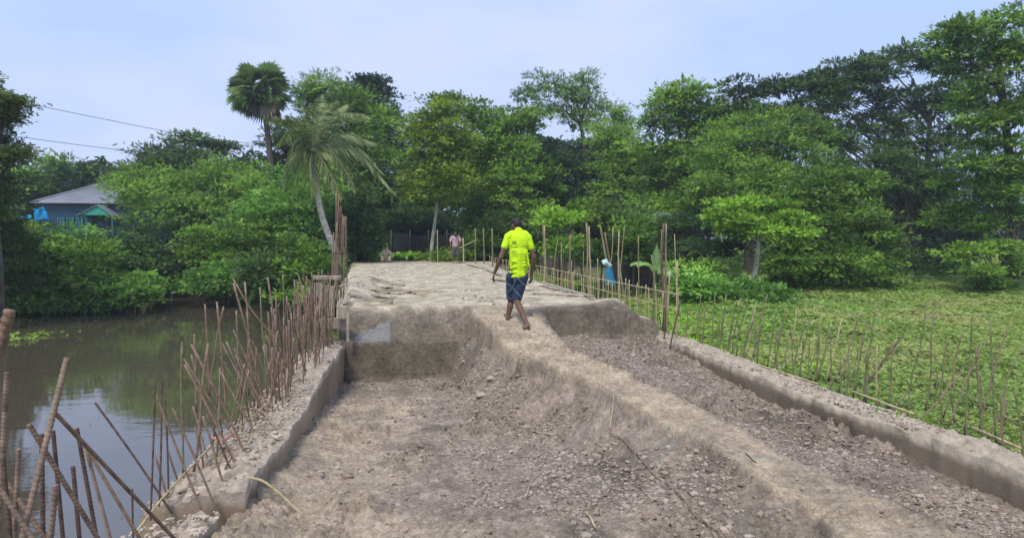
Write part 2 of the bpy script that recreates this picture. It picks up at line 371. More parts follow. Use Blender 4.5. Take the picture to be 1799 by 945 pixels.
def xlr(y):
    xl = np.interp(y, [0, 11, 13, 20, 34, 39], [-1.22, -1.22, -1.5, -2.3, -3.4, -4.2])
    xr = np.interp(y, [0, 11, 30, 39], [4.36, 4.36, 4.3, 4.2]); return xl, xr
ys = [1.6]
while ys[-1] < 38.5:
    yy = ys[-1]; ys.append(yy+(.014 if yy < 9 else .012 if 10.9 < yy < 11.9 else .018 if yy < 14 else .018+.004*(yy-14)))
ys = np.array(ys); sx = np.linspace(0, 1, 360)
xl, xr = xlr(ys)
X = xl[:, None]+(xr-xl)[:, None]*sx[None]; Y = np.repeat(ys[:, None], 360, 1)
Z = H(X, Y)
# left and far borders fall away to the bank
edge = sst(0, .05, sx)[None]*np.ones_like(Z)
Z = np.where(Y > 11.9, Z*edge+(1-edge)*(Z-.5), Z)
rl = np.interp(Y, Yk, RL); rr = np.interp(Y, Yk, RR)
wg = (fbm(Y*1.3, X*.2, 3, 11)-.5)*.22+(fbm(Y*5, X*.6, 2, 12)-.5)*.08
A = sst(-.05, .01, X-rl-wg)*(1-sst(-.08, .12, X-rr-wg*.6))
leftsand = sst(.55, -.2, X+.9*(fbm(X, Y, 3, 71)-.5)*2)*(1-sst(8.5, 10, Y))*.75
A = np.clip(np.maximum(A, leftsand)+.35*(fbm(X*2, Y*2, 4, 72)-.5), 0, 1)
A = np.maximum(A, .45*sst(4.8, 4.0, Y)*(fbm(X*1.5, Y*1.5, 3, 74)))
D = sst(11.5, 11.8, Y+.5*(fbm(X*2, Y*2, 3, 73)-.5)); D = np.maximum(D, .3*sst(10.3, 11.2, Y)*A)
gz = np.abs(np.gradient(Z, axis=0)/np.gradient(Y, axis=0)+1e-9)
Wt = sst(10.9, 11.1, Y)*(1-sst(11.45, 11.75, Y))*(1-.8*A)*(.65+.5*fbm(X*3, Z*4, 3, 95))+.45*sst(.5, -1.0, X)*sst(8.8, 10.2, Y)*(1-sst(11.3, 11.6, Y))
Wt = np.maximum(Wt, .55*sst(.58, .66, fbm(X*1.3, Y*1.3, 3, 75))*(1-D)*(1-A))
uu = (X+1.03)/.62; film = (sst(.02, .08, uu)*(1-sst(.95, 1.0, uu)))*sst(1.28, 1.32, Z+.06*(fbm(X*9, Y*9, 3, 78)-.5))*(1-sst(-.02, .03, Z-(1.40+.26*uu)+.16*(fbm(X*7, Y*7, 3, 79)-.5)))*(Y > 11.1)*(Y < 11.8)
o = mesh_np('earthwork', np.stack([X, Y, Z], -1), grid_faces(len(ys), 360)[:, ::-1], soil,
            attrs={'soil': np.stack([A, D, np.clip(Wt, 0, 1)], -1).reshape(-1, 3), 'film': film.reshape(-1)}); tag(o, kind='structure')

# ------------------------------------------------------------------ retaining walls (swept profiles) with rubble tops
def sweep_wall(name, side, y0, y1, xin, width, mat, label, ztop=1.3, zbot=-.7, seed=0, mortar=None):
    yv = np.arange(y0, y1, .022); prof = []
    nt_ = 46
    V = np.zeros((len(yv), nt_+16, 3))
    xi = xin(yv)
    zt = ztop+.05*(fbm(yv*.8, yv*0+seed, 3, seed)-.5)*2+.06*(fbm(yv*5, yv*0+seed, 3, seed+1)-.5)
    # inner face
    k = 0
    for q in range(8):
        f = q/7; zz = .4+(zt-.4)*f
        V[:, k] = np.stack([xi+side*(-.0)+(.03*(fbm(yv*2.2, zz*3, 4, seed+3)-.5)+.015*(fbm(yv*9, zz*9, 3, seed+4)-.5))-side*0.02*(1-f)*-1, yv, zz], -1); k += 1
    for q in range(nt_):
        f = (q+1)/nt_; xx = xi+side*width*f
        clod = (np.abs(vnoise(xx*15, yv*15, seed+7)-.5)*.13+np.abs(vnoise(xx*32, yv*32, seed+8)-.5)*.04+(fbm(xx*4, yv*4, 3, seed+9)-.5)*.10)*min(1, f*5)
        V[:, k] = np.stack([xx, yv, zt+clod-.16*f**2*(1 if side < 0 else .7)], -1); k += 1
    for q in range(8):
        f = (q+1)/8; zz = zt-.16-(zt-.16-zbot)*f
        V[:, k] = np.stack([xi+side*(width+.30*f+.06*(fbm(yv*3, zz*3, 3, seed+5)-.5)), yv, zz], -1); k += 1
    n1, n2 = V.shape[:2]
    Fq = grid_faces(n1, n2)
    if side < 0: Fq = Fq[:, ::-1]
    t = empty(name, (float(xin(np.array([y0]))[0]), y0, 0), label, 'wall')
    body = mesh_np('wall_body', V.reshape(-1, 3), Fq, mat, t)
    c = MB()                                              # end faces
    for r_ in (0, n1-1):
        c.add(V[r_], [tuple(range(n2)) if (r_ == 0) == (side > 0) else tuple(range(n2-1, -1, -1))])
    c.build('wall_end', mat, t)
    return t
lin = lambda y: np.interp(y, [0, 4.6, 6.5, 11.3], [-1.22, -1.15, -1.12, -1.17])+.05*(fbm(y*1.2, y*0, 3, 81)-.5)+.05*(fbm(y*5.0, y*0, 3, 84)-.5)
lwid = .66
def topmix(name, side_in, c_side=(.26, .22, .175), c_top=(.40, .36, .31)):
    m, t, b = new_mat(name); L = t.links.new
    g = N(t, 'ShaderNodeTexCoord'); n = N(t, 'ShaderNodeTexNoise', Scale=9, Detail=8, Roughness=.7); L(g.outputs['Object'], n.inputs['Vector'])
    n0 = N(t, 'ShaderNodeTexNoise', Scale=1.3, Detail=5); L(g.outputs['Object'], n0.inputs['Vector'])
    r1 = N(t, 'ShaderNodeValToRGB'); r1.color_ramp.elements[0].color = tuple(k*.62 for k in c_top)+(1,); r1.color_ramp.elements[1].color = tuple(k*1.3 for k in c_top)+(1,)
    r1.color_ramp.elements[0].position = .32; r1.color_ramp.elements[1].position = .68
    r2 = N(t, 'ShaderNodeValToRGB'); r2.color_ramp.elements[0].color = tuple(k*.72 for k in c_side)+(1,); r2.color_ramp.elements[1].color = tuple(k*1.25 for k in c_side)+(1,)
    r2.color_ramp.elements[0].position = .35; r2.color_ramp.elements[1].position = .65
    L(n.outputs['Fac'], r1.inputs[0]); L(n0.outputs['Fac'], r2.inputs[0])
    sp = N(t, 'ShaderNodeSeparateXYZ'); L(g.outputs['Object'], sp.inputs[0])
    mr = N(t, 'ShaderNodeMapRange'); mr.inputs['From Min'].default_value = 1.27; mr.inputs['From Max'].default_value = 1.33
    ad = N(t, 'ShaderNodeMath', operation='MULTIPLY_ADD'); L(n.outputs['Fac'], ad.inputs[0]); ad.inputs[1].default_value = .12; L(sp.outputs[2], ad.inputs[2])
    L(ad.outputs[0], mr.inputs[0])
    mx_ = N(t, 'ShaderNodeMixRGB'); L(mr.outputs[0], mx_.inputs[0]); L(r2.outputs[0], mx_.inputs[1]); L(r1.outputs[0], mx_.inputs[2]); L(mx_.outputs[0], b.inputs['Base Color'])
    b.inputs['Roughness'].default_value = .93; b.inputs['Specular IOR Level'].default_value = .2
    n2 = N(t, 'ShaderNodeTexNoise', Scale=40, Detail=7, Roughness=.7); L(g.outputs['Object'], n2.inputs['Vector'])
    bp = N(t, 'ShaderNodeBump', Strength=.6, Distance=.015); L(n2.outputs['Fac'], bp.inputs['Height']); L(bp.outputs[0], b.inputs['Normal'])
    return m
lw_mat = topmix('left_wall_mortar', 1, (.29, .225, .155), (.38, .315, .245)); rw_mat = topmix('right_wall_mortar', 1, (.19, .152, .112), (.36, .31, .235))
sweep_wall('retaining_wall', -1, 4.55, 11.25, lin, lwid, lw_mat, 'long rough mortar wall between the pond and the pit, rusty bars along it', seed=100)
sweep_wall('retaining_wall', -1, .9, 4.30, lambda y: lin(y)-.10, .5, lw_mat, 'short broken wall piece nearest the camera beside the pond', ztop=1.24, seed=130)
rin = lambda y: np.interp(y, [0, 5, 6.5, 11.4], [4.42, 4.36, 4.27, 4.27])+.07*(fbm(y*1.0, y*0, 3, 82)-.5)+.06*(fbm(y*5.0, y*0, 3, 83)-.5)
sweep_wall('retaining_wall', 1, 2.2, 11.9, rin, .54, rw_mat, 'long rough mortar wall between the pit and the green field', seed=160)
# low strip wall that carries the bars beside the fill
c = MB()
yv = np.arange(11.85, 36, .25)
w2 = sweep_wall('kerb_wall', 1, 11.95, 36, lambda y: np.full_like(np.asarray(y, float), 4.22), .4, rw_mat, 'low dusty concrete strip along the right border of the raised fill', ztop=1.52, seed=190)

# ------------------------------------------------------------------ haze volume added to lift dark tree tones towards blue
m = bpy.data.materials.new('haze'); m.use_nodes = True; t = m.node_tree; t.nodes.clear()
vo_ = t.nodes.new('ShaderNodeOutputMaterial'); pv = t.nodes.new('ShaderNodeVolumePrincipled'); pv.inputs['Color'].default_value = (.80, .88, 1.0, 1); pv.inputs['Density'].default_value = .0010; pv.inputs['Anisotropy'].default_value = .2
t.links.new(pv.outputs[0], vo_.inputs['Volume'])
hb = MB(); hb.box((0, 0, 10.5), (5400, 5400, 25)); tag(hb.build('haze', m), kind='stuff')

# ------------------------------------------------------------------ scattered clods (uncountable)
ico = bmesh.new(); bmesh.ops.create_icosphere(ico, subdivisions=1, radius=1)
IV = np.array([v.co[:] for v in ico.verts]); IF = np.array([[v.index for v in f.verts] for f in ico.faces]); ico.free()
def clods(name, pos, size, mat, label, cat, seed, flat=.75):
    rg = np.random.default_rng(seed); n = len(pos)
    sc = size[:, None]*rg.uniform(.6, 1.3, (n, 3))*np.array([1.15, 1.15, flat])
    V = IV[None]*(1+rg.uniform(-.28, .28, (n, len(IV), 1)))*sc[:, None]
    a = rg.uniform(0, 6.28, n); ca, sa = np.cos(a)[:, None], np.sin(a)[:, None]
    V = np.stack([V[..., 0]*ca-V[..., 1]*sa, V[..., 0]*sa+V[..., 1]*ca, V[..., 2]], -1)+pos[:, None]
    Fq = (IF[None]+(np.arange(n)*len(IV))[:, None, None]).reshape(-1, 3)
    o = mesh_np(name, V.reshape(-1, 3), Fq, mat, smooth=False, attrs={'tint': np.repeat(rg.random(n), len(IV))}); tag(o, label, cat, kind='stuff'); return o
rg = np.random.default_rng(5)
n = 135000; px_ = rg.uniform(-1.15, 4.25, n); py_ = rg.uniform(3.2, 11.2, n)
rl = np.interp(py_, Yk, RL); rr = np.interp(py_, Yk, RR)
onp = (px_ > rl-.02) & (px_ < rr+.05)
patch = sst(.44, .62, fbm(px_*1.7, py_*1.7, 4, 64)); patch = np.maximum(patch, (px_ > rr)*(.35+.65*sst(.40, .56, fbm(px_*2.1, py_*2.1, 3, 65))))
hol = np.exp(-(((px_-.55)/.8)**2+((py_-6.5)/1.0)**2)); foot_ = np.exp(-(((px_-(rl-.75))/.35)**2))
patch = np.clip(np.maximum(patch, .75*hol*sst(.36, .56, fbm(px_*2.6, py_*2.6, 3, 67)))+.45*foot_*sst(.4, .6, fbm(px_*3, py_*3, 2, 66)), 0, 1)
patch = np.where((px_ < -.1) & (hol < .3), patch*.22, patch)
keep = (rg.uniform(0, 1, n) < (.035+.965*patch**1.4)) & ~(onp & (rg.uniform(0, 1, n) < .965))
px_, py_, patch = px_[keep], py_[keep], patch[keep]; size = .0035+.0105*rg.random(len(px_))**2.6*(.4+.8*patch)+.016*(rg.random(len(px_)) < .010)
clods('soil_clods', np.stack([px_, py_, H(px_, py_)+size*.22], -1), size, clod_soil, 'loose clods of brown clay strewn over the pit floor and slopes', 'soil clods', 6, .62)
n = 3600; py_ = rg.uniform(3.4, 11.0, n); rl = np.interp(py_, Yk, RL); rr = np.interp(py_, Yk, RR); wh = rg.random(n)
px_ = np.where(wh < .45, rl-.02-.65*rg.random(n)**.8, np.where(wh < .75, rr+.1+(4.2-rr)*rg.random(n), rg.uniform(-.9, 1.6, n)))
kp = (px_ < rl-.03) | (px_ > rr+.06); kp &= (fbm(px_*2.0, py_*2.0, 3, 69) > .47); px_, py_ = px_[kp], py_[kp]; size = .012+.022*rg.random(len(px_))**2.5
clods('large_clods', np.stack([px_, py_, H(px_, py_)+size*.15], -1), size, clod_soil, 'bigger broken clods along the foot of the ridge and on the right pit floor', 'soil clods', 16, .7)
n = 9000; py_ = rg.uniform(1.2, 11.8, n); u = rg.random(n); sd_ = rg.random(n) < .5
px_ = np.where(sd_, lin(py_)-.04-u*.66, rin(py_)+.04+u*.62)
zz = 1.30-.16*u**2*np.where(sd_, 1, .7)+.02
size = .006+.014*rg.random(n)**3+.012*(rg.random(n) < .04)
ok = ~((py_ > 4.25) & (py_ < 4.6) & sd_)
clods('wall_rubble', np.stack([px_, py_, zz+.01], -1)[ok], size[ok], rubble_mat, 'pale lumps of broken mortar littering both wall tops', 'rubble', 8)
n = 1500; px_ = rg.uniform(-1.9, 4.2, n); py_ = 11.9+rg.random(n)**1.5*18; kk = (fbm(px_*1.2, py_*.8, 3, 77) > .52) | (px_ < -1.0) | (px_ > 3.4)
px_, py_ = px_[kk], py_[kk]; size = .012+.03*rg.random(len(px_))**3
clods('fill_debris', np.stack([px_, py_, H(px_, py_)+size*.2], -1), size, shard, 'small dusty lumps and chips lying on the raised sandy fill', 'debris', 9)
# ------------------------------------------------------------------ foliage tools
def quads_from(rows): return np.array(rows, float)
def leaf(base, ang, ln, wd, droop=0.0, fold=.25, roll=0):
    """one rhombic leaf in a spray frame; x along the twig, z up"""
    d = np.array([math.cos(ang), math.sin(ang), -droop]); d /= np.linalg.norm(d)
    s = np.array([-math.sin(ang), math.cos(ang), roll]); b = np.array(base, float)
    m = b+d*ln*.45
    up = np.array([0, 0, 1.])*wd*fold
    return [b, m+s*wd/2+up, b+d*ln, m-s*wd/2+up]
def tmpl(kind, seed=0):
    r = random.Random(seed); T = []
    if kind == 'pinnate':
        for k in range(6):
            x = .12+k*.15; 
            for sg in (-1, 1): T.append(leaf((x, 0, -.10*x*x), sg*R(62-k*4), .40-.02*k, .20, .25+r.uniform(-.15, .2), .2, r.uniform(-.3, .3)))
        T.append(leaf((1, 0, -.1), 0, .34, .15, .4))
    elif kind == 'broad':
        for k in range(9):
            a = k*2.4; x = .1+.09*k
            T.append(leaf((x, 0, 0), math.copysign(R(r.uniform(25, 85)), math.sin(a)), r.uniform(.38, .52), r.uniform(.2, .27), r.uniform(-.1, .6), .2, r.uniform(-.5, .5)))
    elif kind == 'drop':
        for k in range(10):
            x = .08+.09*k
            T.append(leaf((x, 0, 0), (1 if k % 2 else -1)*R(r.uniform(20, 60)), r.uniform(.42, .6), .14, r.uniform(.5, 1.3), .2, r.uniform(-.5, .5)))
    elif kind == 'tuft':
        for k in range(11):
            T.append(leaf((0, 0, 0), k*2*math.pi/11+r.uniform(-.2, .2), r.uniform(.75, 1.0), .24, r.uniform(.1, .7), .15, r.uniform(-.2, .2)))
    elif kind == 'herb':
        for k in range(5):
            T.append(leaf((0, 0, k*.12), k*2.4, r.uniform(.5, .8), r.uniform(.35, .5), r.uniform(-.3, .3), .15, 0))
    return np.array(T)
TM = {k: tmpl(k, 3) for k in ('pinnate', 'broad', 'drop', 'tuft', 'herb')}
def nrm(a): return a/(np.linalg.norm(a, axis=-1, keepdims=True)+1e-9)
def sprays(name, pos, outd, size, kind, mat, parent, seed, tint=None, flat=.7):
    rg = np.random.default_rng(seed); n = len(pos); T = TM[kind]; m = len(T)
    Xd = nrm(outd+rg.normal(0, .35, (n, 3)))
    Zd = np.array([0, 0, 1.])*flat+rg.normal(0, .42, (n, 3))+outd*.25
    Zd = nrm(Zd-Xd*np.sum(Zd*Xd, -1, keepdims=True)); Yd = np.cross(Zd, Xd)
    s = (np.asarray(size)*rg.uniform(.7, 1.3, n))[:, None, None, None]
    V = pos[:, None, None]+s*(T[None, ..., 0:1]*Xd[:, None, None]+T[None, ..., 1:2]*Yd[:, None, None]+T[None, ..., 2:3]*Zd[:, None, None])
    if tint is None: tint = rg.random(n)
    tt = np.clip(tint[:, None]+rg.normal(0, .13, (n, m)), 0, 1)
    tt = np.repeat(tt.reshape(-1), 4)
    Fq = np.arange(n*m*4, dtype=np.int32).reshape(-1, 4)
    return mesh_np(name, V.reshape(-1, 3), Fq, mat, parent, smooth=False, attrs={'tint': tt})
def crown_cloud(blobs, seed, sub=.5, dens=1.3, per=9, low=-.45, kids=7, kid_r=.5, layer=.45, gap=.0, wild=.1):
    """three levels: crown lobe > bough > leafy twig end; returns spray positions, directions and tints"""
    rg = np.random.default_rng(seed); P = []; D = []; Tn = []; Sz = []
    sub = sub*1.25; per = int(per*2.3); layer = layer*.62; dens = dens*1.35
    for (c, rr) in blobs:
        c = np.array(c, float); rr = np.array(rr, float); bt = rg.normal(0, .13)
        kid = [(c, rr*.72)]
        for k in range(kids):
            z = rg.uniform(low, 1); a = rg.uniform(0, 6.283)+k*2.4; q = math.sqrt(max(0, 1-z*z))
            d = np.array([q*math.cos(a), q*math.sin(a), z])
            kid.append((c+d*rr*rg.uniform(.5, .92), rr*kid_r*rg.uniform(.55, 1.35)*np.array([1, 1, .8])))
        for (kc, kr) in kid:
            kt = rg.normal(0, .17)+bt  # bough tint paints lighter and shaded pads into the leaf colour
            mr = float(np.mean(kr)); ns = max(3, int(dens*12.6*mr*mr*(1-(low+1)/4)/(sub*sub*3.0)))
            z = rg.uniform(low, 1, ns); a = rg.uniform(0, 6.283, ns); q = np.sqrt(1-z*z)
            d = np.stack([q*np.cos(a), q*np.sin(a), z], -1)
            rad = .55+.5*rg.random(ns)**.6+wild*np.abs(rg.normal(0, 1, ns))*(rg.random(ns) < .3)
            sp = kc+d*kr*rad[:, None]
            if gap: 
                g = fbm(sp[:, 0]*.9+sp[:, 1]*.3+seed, sp[:, 2]*1.1, 3, seed); k2 = g > gap; sp, d = sp[k2], d[k2]
            ns = len(sp)
            if ns == 0: continue
            off = rg.normal(0, .5, (ns, per, 3))*sub*np.array([1, 1, layer])
            p = sp[:, None]+off; dd = nrm(d[:, None]*.8+off/sub*.9+np.array([0, 0, .12]))
            tn = np.repeat(np.clip(rg.normal(.42, .26, ns)+kt, 0, 1)[:, None], per, 1)+rg.normal(0, .08, (ns, per))
            P.append(p.reshape(-1, 3)); D.append(dd.reshape(-1, 3)); Tn.append(tn.reshape(-1)); Sz.append(np.ones(ns*per))
            # coarse inner foliage that closes the crown; dark tints paint in its shade
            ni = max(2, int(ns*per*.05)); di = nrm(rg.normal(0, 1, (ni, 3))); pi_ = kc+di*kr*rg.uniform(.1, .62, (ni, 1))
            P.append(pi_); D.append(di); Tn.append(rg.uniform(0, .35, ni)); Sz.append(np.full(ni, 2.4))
    return np.vstack(P), np.vstack(D), np.clip(np.concatenate(Tn), 0, 1), np.concatenate(Sz)
def B(px, py, rx, rz, y, ry=None):
    """a crown lobe that stands at road distance y"""
    c = at_y(px, py, y); s = y/F_PX*1.17; return (c, (rx*s, (ry if ry else (rx+rz)*.5*s), rz*s))
NLEAF = 0
def make_tree(name, label, cat, blobs, mat, trunk_r=.18, base=None, kind='pinnate', leafs=.32, sub=.5, dens=1.3, per=9, seed=1,
              group=None, bk=None, part=('crown', 'trunk'), trunk_pts=None, limbs=True, **kw):
    global NLEAF
    cs = np.array([b[0] for b in blobs])
    if base is None:
        bx, by = cs[:, 0].mean(), cs[:, 1].mean()
    else: bx, by = base
    bz = float(G(bx, by)); bz = max(bz, -.3)
    t = empty(name, (float(bx), float(by), bz), label, cat, group)
    P, D, Tn, Sz = crown_cloud(blobs, seed, sub, dens, per, **kw)
    ok = P[:, 2] > max(bz, 0)+.02; P, D, Tn, Sz = P[ok], D[ok], Tn[ok], Sz[ok]
    NLEAF += len(P)*len(TM[kind])
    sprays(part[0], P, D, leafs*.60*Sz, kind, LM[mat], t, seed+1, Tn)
    m = MB(); rg = np.random.default_rng(seed+2)
    root = np.array([bx, by, bz-.2])
    if trunk_pts is not None:
        tp = smooth_path(trunk_pts, 18); 
    else:
        top = cs.mean(0)+np.array([0, 0, -.1*np.ptp(cs[:, 2])]); mid = root*.5+top*.5+rg.normal(0, .12, 3)*np.array([1, 1, 0])*np.linalg.norm(top-root)*.4
        tp = smooth_path([root, mid, top], 14)
    m.tube(tp, [trunk_r*1.25, trunk_r, trunk_r*.55], 8)
    if limbs:
        for (c, rr) in blobs:
            hd = np.linalg.norm(tp[:, :2]-np.array(c)[:2], axis=1); kk_ = np.argmin(np.abs(tp[:, 2]-(np.array(c)[2]-.55*hd))); k = int(np.clip(kk_, len(tp)*.3, len(tp)-2)); s0 = tp[k]; e = np.array(c)+rg.normal(0, .2, 3)*rr
            md = (s0+e)/2+np.array([0, 0, .12*np.linalg.norm(e-s0)])
            m.tube([s0, md, e], [trunk_r*.36, trunk_r*.2, trunk_r*.09], 6, 8)
            for q in range(5):
                d = nrm(rg.normal(0, 1, 3)+np.array([0, 0, .5])); e2 = np.array(c)+d*np.array(rr)*rg.uniform(.7, 1.0)
                s2 = s0*.25+e*.75 if q % 2 else e
                m.tube([s2, (s2+e2)/2+np.array([0, 0, .1]), e2], [trunk_r*.14, trunk_r*.08, trunk_r*.035], 4, 5)
    m.build(part[1], bk or bark, t, smooth=True)
    return t

# ------------------------------------------------------------------ trees, left to right
GT = None
make_tree('broadleaf_tree', 'dark brown-tinged leafy tree reaching in at the left edge above the pond bank', 'tree',
  [B(-8, 195, 30, 26, 24), B(-28, 265, 44, 40, 24.5), B(-30, 340, 50, 46, 25), B(-10, 420, 44, 50, 27), B(-60, 170, 40, 50, 25), B(-14, 470, 50, 50, 28), B(14, 180, 14, 9, 23.8), B(20, 275, 12, 12, 24)], 'olive', .22, kind='broad', leafs=.26, sub=.36, seed=11, dens=1.5, low=-.8)
make_tree('broadleaf_tree', 'light green tree rising behind the grey hipped roof', 'tree',
  [B(95, 310, 42, 24, 60), B(60, 335, 45, 35, 60), B(135, 318, 30, 20, 60), B(35, 350, 35, 40, 59)], 'mid', .25, leafs=.5, sub=.8, seed=12, base=(at_y(90, 400, 60)[0], 60))
make_tree('broadleaf_tree', 'dark flat-topped tree spreading above the bushes right of the house', 'tree',
  [B(330, 258, 40, 16, 52), B(385, 262, 22, 10, 52), B(290, 275, 42, 18, 51), B(345, 290, 55, 20, 51), B(255, 300, 30, 18, 51), B(310, 320, 70, 30, 52)], 'dark', .22, leafs=.42, sub=.7, seed=13, layer=.3, wild=.2)
make_tree('broadleaf_tree', 'broad light green tree filling the bank between the house and the palms', 'tree',
  [B(300, 335, 68, 36, 42), B(380, 320, 60, 38, 42), B(270, 385, 60, 40, 41), B(350, 385, 65, 45, 40), B(420, 360, 55, 50, 41), B(425, 312, 34, 26, 43), B(250, 340, 35, 25, 42)], 'mid', .26, kind='drop', leafs=.38, sub=.6, dens=1.3, seed=14, low=-.7, wild=.2)
make_tree('broadleaf_tree', 'bushy green tree behind the base of the tall fan palm', 'tree',
  [B(505, 345, 40, 36, 40), B(470, 370, 55, 50, 38), B(520, 390, 55, 50, 37), B(440, 420, 50, 45, 37), B(545, 350, 45, 45, 40), B(560, 420, 50, 50, 37)], 'fresh', .24, leafs=.34, sub=.52, dens=1.4, seed=15, low=-.7)
make_tree('broadleaf_tree', 'blue-green tree showing between the fan palm and the coconut palm', 'tree',
  [B(500, 265, 34, 30, 50), B(530, 250, 40, 40, 50), B(500, 300, 24, 24, 50), B(560, 300, 50, 40, 50)], 'dark', .22, leafs=.42, sub=.65, seed=16)
shr = [ # px, py, rx, rz, y, mat
 (40, 470, 60, 62, 31, 'mid', 'shrub of mid-green leaves at the left edge of the far pond bank'),
 (62, 436, 46, 30, 33, 'mid', 'tall shrub in front of the blue sheets left of the house'),
 (125, 470, 55, 58, 31.5, 'fresh', 'blue-green shrub on the pond bank below the house windows'),
 (185, 495, 55, 45, 30.5, 'mid', 'low rounded shrub on the pond bank, right below the green porch roof'),
 (240, 470, 45, 42, 33, 'dark', 'dark shrub on the pond bank just right of the house'),
 (225, 510, 40, 28, 30, 'fresh', 'bright low shrub dipping into the pond left of the dark inlet'),
 (300, 440, 45, 45, 38, 'dark', 'dark shrub overhanging the far inlet of the pond'),
 (420, 495, 60, 32, 32.5, 'fresh', 'spreading light shrub overhanging the water right of the inlet'),
 (400, 440, 50, 45, 35, 'mid', 'tall shrub behind the leaning bars, right of the inlet'),
 (480, 480, 48, 45, 31, 'dark', 'shrub behind the middle of the rusty bars'),
 (545, 470, 45, 48, 30.5, 'mid', 'shrub behind the upright bars near the formwork boards'),
 (20, 525, 60, 25, 30, 'fresh', 'trailing shrub touching the water at the left edge'),
 (110, 525, 55, 22, 30, 'mid', 'low shrub with its twigs in the pond under the house'),
 (622, 400, 34, 56, 36, 'dark', 'shrub at the far left corner of the sandy fill'),
 (636, 440, 16, 22, 38.5, 'mid', 'small shrub beside the seated person at the end of the fill'),
 (545, 520, 48, 20, 28.5, 'mid', 'low shrub on the water edge behind the densest bars')]
for i, (px, py, rx, rz, y, mt, lb) in enumerate(shr):
    make_tree('shrub', lb, 'shrub', [B(px, py, rx, rz, y), B(px-rx*.5, py+rz*.3, rx*.6, rz*.6, y-.5), B(px+rx*.5, py+rz*.25, rx*.6, rz*.65, y-.6)], mt, .06,
              kind='broad' if i % 3 else 'pinnate', leafs=.29, sub=.42, dens=1.5, seed=40+i, low=-.6, group='shrubs round the pond and the fill', part=('foliage', 'stem'), kids=6)
make_tree('broadleaf_tree', 'feathery light green tree standing right behind the coconut palm', 'tree',
  [B(570, 165, 42, 34, 46), B(610, 190, 45, 40, 46), B(640, 235, 45, 36, 46), B(590, 240, 50, 45, 45), B(655, 275, 45, 35, 45), B(600, 300, 60, 50, 46), B(545, 190, 24, 30, 46), B(665, 330, 50, 45, 46)], 'mid', .24, kind='drop', leafs=.4, sub=.6, dens=1.3, seed=17)
make_tree('broadleaf_tree', 'tall dark open tree against the sky right of the coconut palm', 'tree',
  [B(640, 160, 26, 22, 52), B(665, 195, 34, 26, 52), B(690, 225, 26, 22, 52), B(660, 150, 16, 14, 52), B(685, 265, 40, 40, 52), B(625, 200, 26, 30, 52)], 'deep', .22, kind='broad', leafs=.42, sub=.6, seed=18, wild=.25, gap=.33)
tr = [at_y(757, 462, 37.5), at_y(759, 430, 37.5), at_y(764, 390, 37.5), at_y(768, 350, 37.5), at_y(770, 290, 37.5)]
make_tree('slender_tree', 'slender pale-trunked tree with a yellow-green crown at the end of the fill', 'tree',
  [B(770, 215, 40, 40, 37.5), B(750, 260, 36, 40, 37.5), B(790, 265, 34, 44, 37.5), B(755, 315, 42, 36, 37), B(795, 320, 34, 34, 37), B(785, 185, 26, 16, 37.8), B(770, 345, 44, 20, 37)], 'yellow', .10, base=(tr[0][0], 37.5), kind='broad', leafs=.28, sub=.42, dens=1.4, seed=19, trunk_pts=tr, bk=bark_pale)
make_tree('broadleaf_tree', 'shaggy green tree just right of the yellow-green slender tree', 'tree',
  [B(835, 205, 30, 28, 43), B(870, 220, 34, 30, 43), B(840, 260, 40, 40, 43), B(885, 275, 40, 40, 43), B(850, 320, 50, 40, 42), B(840, 370, 50, 30, 41)], 'mid', .2, kind='broad', leafs=.34, sub=.5, seed=20, wild=.2)
make_tree('broadleaf_tree', 'olive green tree in the middle of the tree line behind the walking man', 'tree',
  [B(905, 225, 28, 24, 42), B(930, 215, 30, 26, 42), B(915, 275, 40, 40, 41.5), B(900, 335, 48, 42, 41), B(945, 330, 44, 40, 41), B(905, 375, 50, 30, 40)], 'mid', .2, kind='broad', leafs=.32, sub=.48, seed=21, wild=.2)
make_tree('broadleaf_tree', 'tallest middle tree with separate feathery tufts against the sky', 'tree',
  [B(930, 170, 24, 16, 46), B(968, 152, 26, 20, 46), B(1000, 165, 20, 18, 46), B(1029, 150, 16, 18, 46), B(1035, 180, 28, 18, 46), B(985, 195, 26, 16, 46), B(1065, 200, 30, 22, 46), B(1095, 222, 16, 16, 46), B(1020, 215, 34, 20, 46), B(1055, 245, 40, 26, 45.5)], 'mid', .2, kind='drop', leafs=.38, sub=.5, dens=1.2, seed=22, kids=5, wild=.2)
make_tree('broadleaf_tree', 'dark rounded tree below the feathery tufts', 'tree',
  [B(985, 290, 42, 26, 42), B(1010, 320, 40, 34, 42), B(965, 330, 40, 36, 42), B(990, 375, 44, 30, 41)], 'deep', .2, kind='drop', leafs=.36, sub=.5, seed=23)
make_tree('broadleaf_tree', 'mid-green tree filling the dip left of the big dark canopy', 'tree',
  [B(1080, 250, 34, 30, 42), B(1105, 290, 40, 34, 42), B(1060, 320, 44, 36, 41), B(1110, 345, 40, 36, 41), B(1080, 290, 40, 40, 41.5)], 'mid', .2, kind='drop', leafs=.36, sub=.5, seed=24)
make_tree('broadleaf_tree', 'dark layered tree at the left shoulder of the big canopy', 'tree',
  [B(1195, 185, 46, 26, 38), B(1160, 215, 40, 26, 38), B(1215, 225, 45, 28, 38), B(1150, 265, 38, 30, 38), B(1210, 285, 50, 34, 37.5), B(1170, 325, 50, 38, 37.5), B(1215, 365, 50, 36, 37), B(1180, 170, 34, 20, 38), B(1215, 170, 26, 18, 38), B(1250, 240, 40, 30, 37.5), B(1240, 200, 30, 22, 38)], 'mid', .26, leafs=.33, sub=.5, seed=25, layer=.3)
